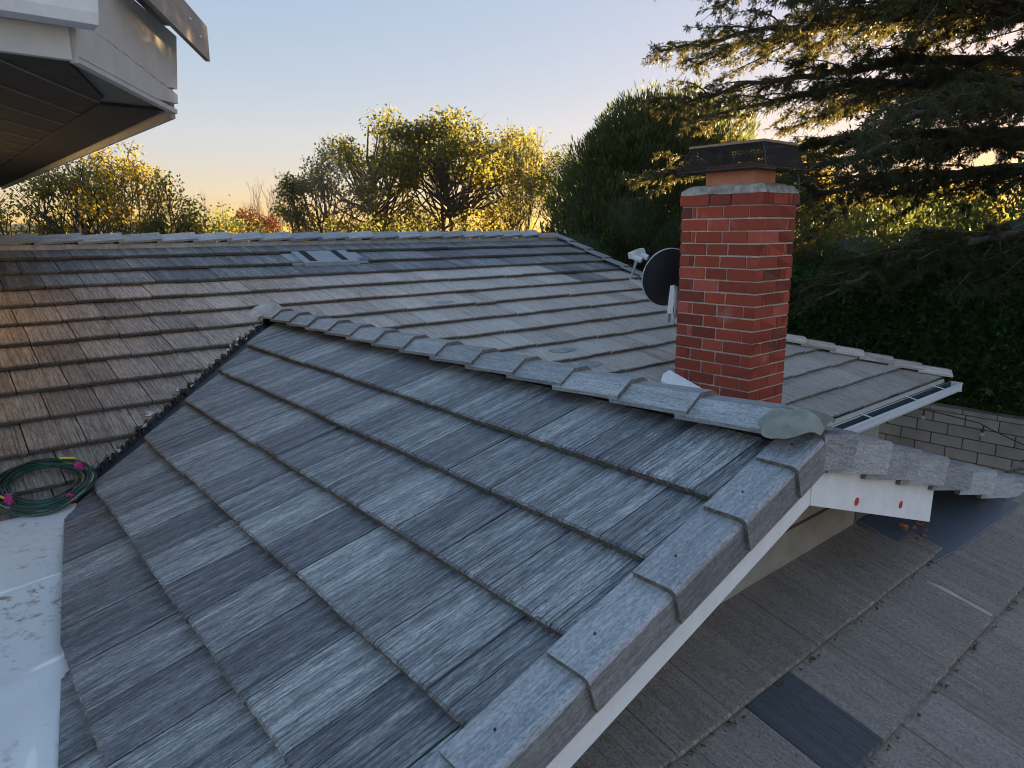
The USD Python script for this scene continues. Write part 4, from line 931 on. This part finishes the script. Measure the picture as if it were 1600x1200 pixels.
def clump_tree(name, label, seed, az, dist, elev, width, leafm, bark, zlo, nclump=70, per=190, cr=.42, ln=.10, wd=.07, stems=3, r0=.11, base_z=-3.9, group=None, bare=.12):
    r = wrand(seed); base = at(az, dist, base_z); ztop = math.tan(math.radians(elev)) * dist; zc, rz = (ztop + zlo) / 2, (ztop - zlo) / 2
    t = thing(name, label, 'tree', (0, 0, H), group); segs, P, D = [], [], []
    st = []
    for k in range(stems):
        a0 = r.uniform(0, 6.28); lean = r.uniform(.1, .4) * width; pts = [base + [r.normal(0, .1), r.normal(0, .1), 0]]
        top = np.array([base[0] + lean * math.cos(a0), base[1] + lean * math.sin(a0), zc + rz * r.uniform(.3, .75)])
        for q in np.linspace(0, 1, 9)[1:]: pts.append(pts[0] + (top - pts[0]) * q + r.normal(0, .05, 3) * [1, 1, .3] + np.array([0, 0, 0]))
        for i in range(8): segs.append((pts[i], pts[i + 1], r0 * (1 - .1 * i), r0 * (1 - .1 * (i + 1))))
        st.append(np.array(pts))
    for k in range(nclump):
        q = r.normal(0, 1, 3); q /= np.linalg.norm(q); q[2] = abs(q[2]) * .9 + q[2] * .1 if r.random() < .6 else q[2]
        c = np.array([base[0], base[1], zc]) + q * np.array([width, width, rz]) * r.uniform(.45, 1.0) ** .6 * (1 - .18 * (r.random() < .3))
        S_ = st[r.integers(stems)]; lowz = c[2] - r.uniform(.25, .6) * (c[2] - base_z) * .6
        i = int(np.argmin(np.abs(S_[:, 2] - lowz))); p = S_[i]; mid = (p + c) / 2 + r.normal(0, .12, 3) + [0, 0, -.1]
        path = [p, p + (mid - p) * .5 + r.normal(0, .05, 3), mid, mid + (c - mid) * .5 + r.normal(0, .05, 3), c]; rr_ = np.linspace(r0 * .38, .008, 5)
        for j in range(4): segs.append((path[j], path[j + 1], rr_[j], rr_[j + 1]))
        rad = cr * r.uniform(.6, 1.35)
        for j in range(9):
            e = c + np.clip(r.normal(0, .5, 3), -.8, .8) * rad + [0, 0, .12 * rad]; segs.append((path[3] if j % 2 else c, e, .007, .003))
        if r.random() < bare: continue
        n_ = int(per * (rad / cr) ** 2 * r.uniform(.5, 1.3)); v_ = r.normal(0, 1, (n_, 3)); v_ /= np.linalg.norm(v_, axis=1, keepdims=True)
        v_ = v_ * (r.random((n_, 1)) ** .45) * rad * (.65 + .7 * meshkit.fbm(v_ * 1.9 + c, 2, seed))[:, None] * [1.1, 1.1, .8]
        P.append(c + v_); D.append(v_ / rad * .6 + r.normal(0, .6, (n_, 3)) - [0, 0, .15])
    obj('trunk', segs_mesh(segs), bark, t); obj('crown', leaves(np.concatenate(P), np.concatenate(D), ln, wd, r), leafm, t); return t
# left group
clump_tree('slender_tree', 'tall slender yellow green tree rising behind the ridge beside the upper eave', 201, 11.6, 15.5, 6.3, 1.05, M['leaf_gold'], M['bark'], -.9, 52, 95, .25, .06, .04, stems=6, r0=.045, bare=.1)
clump_tree('slender_tree', 'shorter bushy green gold tree at the right end of the left group', 202, 14.2, 14.5, 3.6, .7, M['leaf_olive'], M['bark'], -.9, 30, 100, .24, .06, .04, stems=4, r0=.04)
clump_tree('slender_tree', 'leafy golden tree directly below the tip of the upper eave', 203, 8.4, 14.0, 5.0, .95, M['leaf_gold'], M['bark'], -.9, 46, 90, .25, .06, .04, stems=5, r0=.045)
clump_tree('slender_tree', 'thin orange brown tree at the far left edge above the ridge', 204, 4.6, 14.5, 3.0, .9, M['leaf_gold'], M['twig'], -.9, 26, 60, .24, .055, .035, stems=4, r0=.035, bare=.3)
# mid distance
broadleaf('young_tree', 'small bright lime green tree between the left group and the red hedge', 'tree', 205, 17.3, 24, 1.35, 1.0, M['leaf_lime'], M['bark'], depth=4, nleaf=30, sp=.2, ln=.10, wd=.06, L0=1.3, r0=.08)
broadleaf('bare_tree', 'pale bare tree above the left part of the red hedge', 'tree', 206, 19.0, 29, 2.6, 1.2, None, M['bark_pale'], depth=6, stems=2, L0=1.6, r0=.05, spread=.5, upb=.25)
broadleaf('bare_tree', 'taller pale bare tree above the right part of the red hedge', 'tree', 207, 20.7, 29, 3.9, 1.3, None, M['bark_pale'], depth=6, stems=2, L0=1.9, r0=.05, spread=.45, upb=.3)
def mound(name, label, category, seed, az0, az1, dist, elev, leafm, n, ln=.09, wd=.06, depth=1.2, kind=None, zb=-3.9):
    r = wrand(seed); a = np.radians(r.uniform(az0, az1, n)); d = dist + r.uniform(-depth, depth, n)
    h_ = (math.tan(math.radians(elev)) * dist - zb) * (.72 + .45 * meshkit.fbm(np.stack([a * 40, d * .7, a * 0 + seed], -1), 3, seed)) * np.sqrt(np.clip(1 - ((np.degrees(a) - (az0 + az1) / 2) / ((az1 - az0) / 2)) ** 6, .05, 1))
    z = zb + h_ * r.uniform(.25, 1, n) ** .5
    P = np.stack([np.sin(a) * d, np.cos(a) * d, z], 1); D = r.normal(0, .8, (n, 3)) + [0, 0, .5]
    t = thing(name, label, category, (0, 0, H)) if kind is None else None
    if kind: return obj(name, up(leaves(P, D, ln, wd, r)), leafm, kind=kind, label=label, category=category)
    aa = np.linspace(az0, az1, 14); k = [(at(x, dist), at(x, dist, zb + .7 * (math.tan(math.radians(elev)) * dist - zb)), .06, .03) for x in aa]
    obj('stems', segs_mesh(k), M['bark'], t); obj('foliage', leaves(P, D, ln, wd, r), leafm, t); return t
mound('clipped_hedge', 'reddish brown clipped hedge beyond the ridge under the bare trees', 'hedge', 208, 17.9, 22.6, 27, 1.75, M['leaf_red'], 16000, .07, .05, .9)
mound('low_shrubs', 'band of low golden green shrubs seen just over the main ridge', 'shrubs', 209, -6, 45, 17.5, .35, M['leaf_olive'], 60000, .085, .05, 2.0, kind='stuff')
mound('low_shrubs', 'gold lit undergrowth between the tree trunks behind the ridge', 'shrubs', 210, -6, 48, 24, 1.1, M['leaf_gold'], 42000, .10, .06, 3.0, kind='stuff')
# big trees in the centre
clump_tree('broad_tree', 'broad round crowned olive gold tree right of centre above the ridge', 211, 35.6, 22, 10.0, 2.7, M['leaf_olive'], M['bark'], -1.2, 95, 150, .40, .105, .075)
clump_tree('broad_tree', 'pale topped spreading tree left of the broad olive tree', 212, 29.6, 23.5, 9.5, 2.6, M['leaf_olive'], M['bark'], -1.3, 80, 120, .42, .10, .07)
clump_tree('broad_tree', 'grey green feathery tree on the left flank of the pale topped tree', 213, 25.8, 21, 6.3, 1.35, M['leaf_grey'], M['twig'], -.8, 42, 110, .34, .07, .05, r0=.06)
clump_tree('young_tree', 'narrow olive shoot standing left of the feathery tree', 214, 22.9, 21, 4.9, .42, M['leaf_olive'], M['twig'], -.6, 14, 110, .26, .08, .05, stems=2, r0=.04, bare=0)
clump_tree('broad_tree', 'golden leaved tree on the right flank of the broad olive tree', 215, 39.6, 24, 8.2, 1.7, M['leaf_gold'], M['bark'], -1.0, 46, 130, .38, .10, .07, stems=2)
broadleaf('bare_tree', 'dark leafless branching tree left of the dense dark tree', 'tree', 216, 42.2, 18, 7.5, 1.3, M['leaf_olive'], M['bark'], depth=6, nleaf=3, sp=.15, ln=.07, wd=.045, stems=2, L0=1.7, r0=.06, spread=.55, upb=.2)
clump_tree('broad_tree', 'thin grey green tree against the left side of the dense dark tree', 217, 45.0, 19, 6.7, 1.0, M['leaf_dark'], M['bark'], -.5, 34, 170, .32, .11, .03, r0=.06, bare=0)
# dense dark tree: lobes of upright narrow leaves
def dense(name, label, seed, lobes, leafm, n, ln, wd, upd=.9, base=None):
    r = wrand(seed); t = thing(name, label, 'tree', (0, 0, H)); vs = []
    P, D = [], []
    tot = sum(l[3] ** 2 for l in lobes)
    for (c, ra, rz, w_) in [(np.asarray(l[0]), l[1], l[2], l[3]) for l in lobes]:
        k = int(n * w_ ** 2 / tot); q = r.normal(0, 1, (k, 3)); q /= np.linalg.norm(q, axis=1, keepdims=True)
        bump_ = .42 + 1.05 * meshkit.fbm(q * 3.0 + c, 3, seed); rad = bump_ * r.uniform(.55, 1.05, k) ** .4
        P.append(c + q * rad[:, None] * [ra, ra, rz]); D.append(q * .55 + r.normal(0, .35, (k, 3)) + [0, 0, upd])
    P, D = np.concatenate(P), np.concatenate(D)
    cores = []
    for (c, ra, rz, w_) in [(np.asarray(l[0]), l[1], l[2], l[3]) for l in lobes]:
        s = trimesh.creation.icosphere(2, 1.0); s.vertices *= (.42 + .25 * meshkit.fbm(s.vertices * 2.2 + c, 2, seed))[:, None]; s.vertices = s.vertices * [ra, ra, rz] + c; cores.append(s)
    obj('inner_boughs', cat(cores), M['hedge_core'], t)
    b = np.asarray(base); obj('trunk', segs_mesh([(b, b + [0, 0, 2.5], .16, .12), (b + [0, 0, 2.5], np.asarray(lobes[0][0]), .12, .06)]), M['bark'], t)
    obj('crown', leaves(P, D, ln, wd, r, .1), leafm, t); return t
def lb(az, d, el, ra, rz, w_=1.0): return (at(az, d, math.tan(math.radians(el)) * d), ra, rz, w_)
dense('dense_tree', 'dense dark green tree with upright narrow leaves behind the chimney', 220,
      [lb(51, 14.5, 5.0, 1.15, 1.2, 1.3), lb(55.5, 14.8, 5.8, .9, .9), lb(50.2, 14.5, 7.2, .75, .7), lb(48.6, 14.3, 5.3, .7, .7), lb(53.2, 14.8, 7.2, .75, .8), lb(48, 14.5, 3.2, 1.0, 1.05), lb(46.2, 14.5, 1.0, .9, 1.0), lb(50, 14, .5, 1.2, 1.1, 1.2), lb(54.5, 14.5, 3.5, 1.2, 1.2, 1.2), lb(57, 15, 2.0, 1.1, 1.2), lb(53, 14, -1.5, 1.3, 1.2, 1.2), lb(46.5, 14, -2.2, 1.2, 1.0), lb(58, 14.5, -2, 1.2, 1.2)],
      M['leaf_dark'], 62000, .15, .026, .9, base=at(51, 14.5))
# golden trees behind the cedar
broadleaf('gold_tree', 'sunlit golden tree glowing behind the lower cedar boughs', 'tree', 231, 63, 22, 4.6, 2.6, M['leaf_gold'], M['bark'], depth=6, nleaf=26, sp=.3, ln=.13, wd=.09, stems=3, L0=1.5, r0=.09, spread=.7)
broadleaf('gold_tree', 'lower golden bush right of the sunlit tree behind the cedar', 'tree', 232, 69, 24, 2.2, 2.4, M['leaf_gold'], M['bark'], depth=6, nleaf=26, sp=.3, ln=.13, wd=.09, stems=3, L0=1.3, r0=.09, spread=.8)
broadleaf('gold_tree', 'small gold flecked tree glimpsed between dark tree and chimney', 'tree', 233, 57, 21, 3.5, 1.8, M['leaf_gold'], M['bark'], depth=5, nleaf=30, sp=.3, ln=.12, wd=.08, stems=3, L0=1.4, r0=.08, spread=.7)
# hedge on the wall
def rosettes(P, N, r, k=8, ln=.095, wd=.036):
    P = np.repeat(P, k, 0); N = np.repeat(N, k, 0); D = r.normal(0, .75, P.shape) + N * .7
    return leaves(P, D, ln, wd, r, .25)
r = wrand(240)
hedge = thing('hedge', 'large glossy green hedge growing above the block wall', 'hedge', (0, 0, H))
n = 16000
y = r.uniform(-4, 12.5, n); topz = -.62 + .30 * np.sin(y * .9) + .25 * meshkit.fbm(np.stack([y * .8, y * 0, y * 0], -1), 3, 2)
tq = r.random(n); z = np.where(tq < .8, -2.42 + (topz + 2.42) * r.random(n), topz)
bul = meshkit.fbm(np.stack([y * 1.4, z * 1.6, y * 0], -1), 3, 5)
x = np.where(tq < .8, wx + .30 - .75 * (bul - .45) + .25 * np.clip((z - topz + .6), 0, 1) + .16 * np.clip(-2.1 - z, 0, 1), r.uniform(wx + .2, wx + 1.9, n)) + r.normal(0, .05, n)
P = np.stack([x, y, z + r.normal(0, .04, n)], 1); Nn = np.where((tq < .8)[:, None], [[-1., 0, .35]], [[-.2, 0, 1.]])
obj('foliage', rosettes(P, Nn, r), M['leaf_glossy'], hedge)
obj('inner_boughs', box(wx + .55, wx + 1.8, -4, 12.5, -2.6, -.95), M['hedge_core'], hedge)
# tall dark screen behind the hedge (right), seen as shade under the cedar
dense('dense_tree', 'dark shaded evergreen mass behind the hedge at the right edge', 241,
      [lb(66, 15.5, -3.5, 1.5, 1.5), lb(71, 15.5, -3.0, 1.5, 1.5), lb(76, 15.0, -2.8, 1.5, 1.6), lb(81, 15, -2.0, 1.6, 1.7), lb(61.5, 15.5, -3.8, 1.3, 1.4)], M['leaf_dark'], 22000, .13, .04, .2, base=at(72, 15.5))

dense('dense_tree', 'added evergreen screen out of view on the right that blocks the sun', 242,  # unseen trees, added to keep low sun off the eave and roofs
      [lb(80.5, 19, 1.0, 1.9, 2.8, 1.5), lb(84, 19, 2.0, 1.9, 2.6, 1.4), lb(89, 19, 2.5, 2.0, 2.8, 1.4), lb(95, 19, 2.0, 2.0, 2.8, 1.4), lb(101, 19, 2.0, 2.0, 2.8, 1.4), lb(86, 19.5, 7.5, 1.7, 2.0), lb(92, 19.5, 8.0, 1.8, 2.0), lb(98, 19.5, 7.5, 1.8, 2.0), lb(80, 18.5, -3.5, 1.8, 1.8)], M['leaf_dark'], 26000, .2, .09, .4, base=at(90, 19))

# cedar: trunk just outside the frame, long drooping boughs reaching over to the left
def cedar():
    r = wrand(300); t = thing('cedar', 'large cedar with drooping needle boughs reaching in from the right', 'tree', (0, 0, H))
    base = np.array([12.4, 2.1, -2.4]); segs = [(base + [0, 0, z], base + [.02 * z, 0, z + 1.5], .26 - .018 * z, .26 - .018 * (z + 1.5)) for z in np.arange(0, 11.9, 1.5)]
    NP, ND = [], []
    def bough(o, az, L, rise, droop, rad, dens=1.0):
        m = 26; s = np.linspace(0, 1, m); a = math.radians(az) + np.cumsum(r.normal(0, .05, m)); ds_ = L / (m - 1)
        hx = np.cumsum(np.sin(a)) * ds_; hy = np.cumsum(np.cos(a)) * ds_
        zz = L * (rise * s - droop * s ** 2.0) + np.cumsum(r.normal(0, .025, m))
        p = o + np.stack([hx, hy, zz], 1); rr_ = rad * (1 - .9 * s) + .006
        for i in range(m - 1): segs.append((p[i], p[i + 1], rr_[i], rr_[i + 1]))
        for i in range(3, m):
            for side in (-1, 1):
                if r.random() > .70 * dens: continue
                bl = (1.75 * (1 - s[i]) ** .8 + .42) * r.uniform(.45, 1.15) * min(1, L / 4.5); ba = a[i] + side * r.uniform(.35, 1.1)
                q = p[i] + (p[i] - p[i - 1]) * r.uniform(-.5, .5); nb = 9; u_ = np.linspace(0, 1, nb); el = r.normal(.03, .16); dp_ = r.uniform(.08, .34); cv = r.normal(-.3 * side, .25)
                cur = np.stack([np.sin(ba + cv * u_) * bl * u_, np.cos(ba + cv * u_) * bl * u_, bl * (el * u_ - dp_ * u_ ** 2)], 1) + q + np.cumsum(r.normal(0, .012, (nb, 3)), 0)
                for k in range(0, nb - 1, 2): segs.append((cur[k], cur[k + 2], .011 * (1 - u_[k]) + .003, .011 * (1 - u_[k + 2]) + .003))
                nt_ = max(4, int(bl * 13)); w_ = r.uniform(.08, 1.0, nt_); b0 = np.stack([np.interp(w_, u_, cur[:, c]) for c in range(3)], 1)
                ta = ba + cv * w_ + r.choice([-1, 1], nt_) * r.uniform(.3, 1.2, nt_); tl = r.uniform(.14, .40, nt_) * (1.15 - .55 * w_)
                d_ = np.stack([np.sin(ta), np.cos(ta), r.normal(-.22, .30, nt_)], 1); d_ /= np.linalg.norm(d_, axis=1, keepdims=True)
                K = 15; uu = np.tile(np.linspace(.05, 1, K), nt_); B_ = np.repeat(b0, K, 0); T_ = np.repeat(d_, K, 0); L_ = np.repeat(tl, K)
                pos = B_ + T_ * (uu * L_)[:, None] - np.stack([uu * 0, uu * 0, (uu ** 2) * L_ * .22], 1) + r.normal(0, .012, (len(uu), 3))
                NP.append(pos); ND.append(T_)
        return p
    zs = np.array([.3, .9, 1.3, 1.9, 2.4, 3.0, 3.4, 3.9, 4.5, 5.0, 5.6, 6.2, 6.9, 7.6, 8.3])
    # aim boughs: (height cc, azimuth of growth, length, rise, droop)
    B = [(-.2, -58, 4.6, .10, .30), (.35, -40, 5.2, .12, .30), (.4, -75, 4.4, .14, .34), (.95, -62, 6.0, .14, .30), (1.25, -52, 6.6, .15, .30), (1.6, -80, 4.9, .15, .33),
         (1.75, -57, 7.0, .16, .29), (2.1, -36, 5.6, .14, .30), (2.35, -66, 6.2, .16, .32), (2.6, -50, 6.9, .15, .29), (3.0, -75, 5.0, .15, .33),
         (3.25, -58, 6.6, .13, .30), (3.6, -43, 6.4, .12, .30), (3.9, -66, 5.8, .12, .31), (4.3, -52, 6.3, .1, .30), (4.6, -32, 5.2, .1, .3), (4.9, -60, 5.8, .08, .30), (5.4, -46, 5.6, .06, .3),
         (.7, -56, 5.4, .13, .30), (1.4, -68, 5.6, .15, .31), (1.95, -46, 6.3, .15, .29), (2.5, -58, 6.4, .15, .30), (3.1, -48, 6.2, .13, .29), (3.45, -70, 5.4, .13, .32), (4.1, -58, 6.0, .1, .3), (4.5, -44, 5.8, .09, .3), (1.3, 20, 4.2, .14, .3), (2.2, 5, 4.6, .14, .3), (3.4, 12, 4.4, .12, .3), (2.8, 60, 4, .12, .3), (1.8, 130, 4, .12, .3), (3.3, 200, 4, .12, .3), (2.4, -120, 4.2, .12, .32), (4.2, -105, 4, .1, .32), (.9, -110, 3.8, .12, .32), (5.2, 90, 3, .1, .3), (6.3, -60, 4, .0, .25), (6.6, 40, 3, 0, .25), (6.4, 170, 3, 0, .25)]
    B = [q for k, q in enumerate(B) if not (-90 < q[1] < 30 and (k % 3 == 2 or (q[0] < .8 and k % 2)))]
    for h_, az, L, ri, dr in B:
        o = np.array([base[0] + .02 * (h_ + 2.4), base[1], h_]); vis = az < 30 and az > -90
        az_ = az + r.normal(0, 4); lim = 51.5 + r.uniform(0, 5)
        while vis and L > 2.5 and math.degrees(math.atan2(o[0] + L * math.sin(math.radians(az_)), o[1] + L * math.cos(math.radians(az_)))) < lim: L -= .15
        bough(o, az_, L, ri * .75, dr * .62, .05 + .007 * L, 1.0 if vis else .3)
    P, D = np.concatenate(NP), np.concatenate(ND); k = 4; P = np.repeat(P, k, 0); D = np.repeat(D, k, 0)
    D = D * .75 + r.normal(0, .5, D.shape) + [0, 0, -.05]
    obj('trunk', segs_mesh(segs), M['bark'], t); obj('crown', leaves(P, D, .058, .0125, r, .2), M['needle'], t)
    return len(P)
ncedar = cedar(); print('cedar blades', ncedar)
# ------------------------------------------------------------------ evening haze
usdkit.material(stage, '/World/Looks/haze_air', {'v': ('principled_volume', {'color': (.95, .93, .9), 'density': HAZE, 'anisotropy': .35})}, [], volume='v.volume')
M['haze'] = UsdShade.Material.Get(stage, '/World/Looks/haze_air')
obj('haze', box(-620, 760, -620, 760, -4.6, 17), M['haze'], kind='stuff')
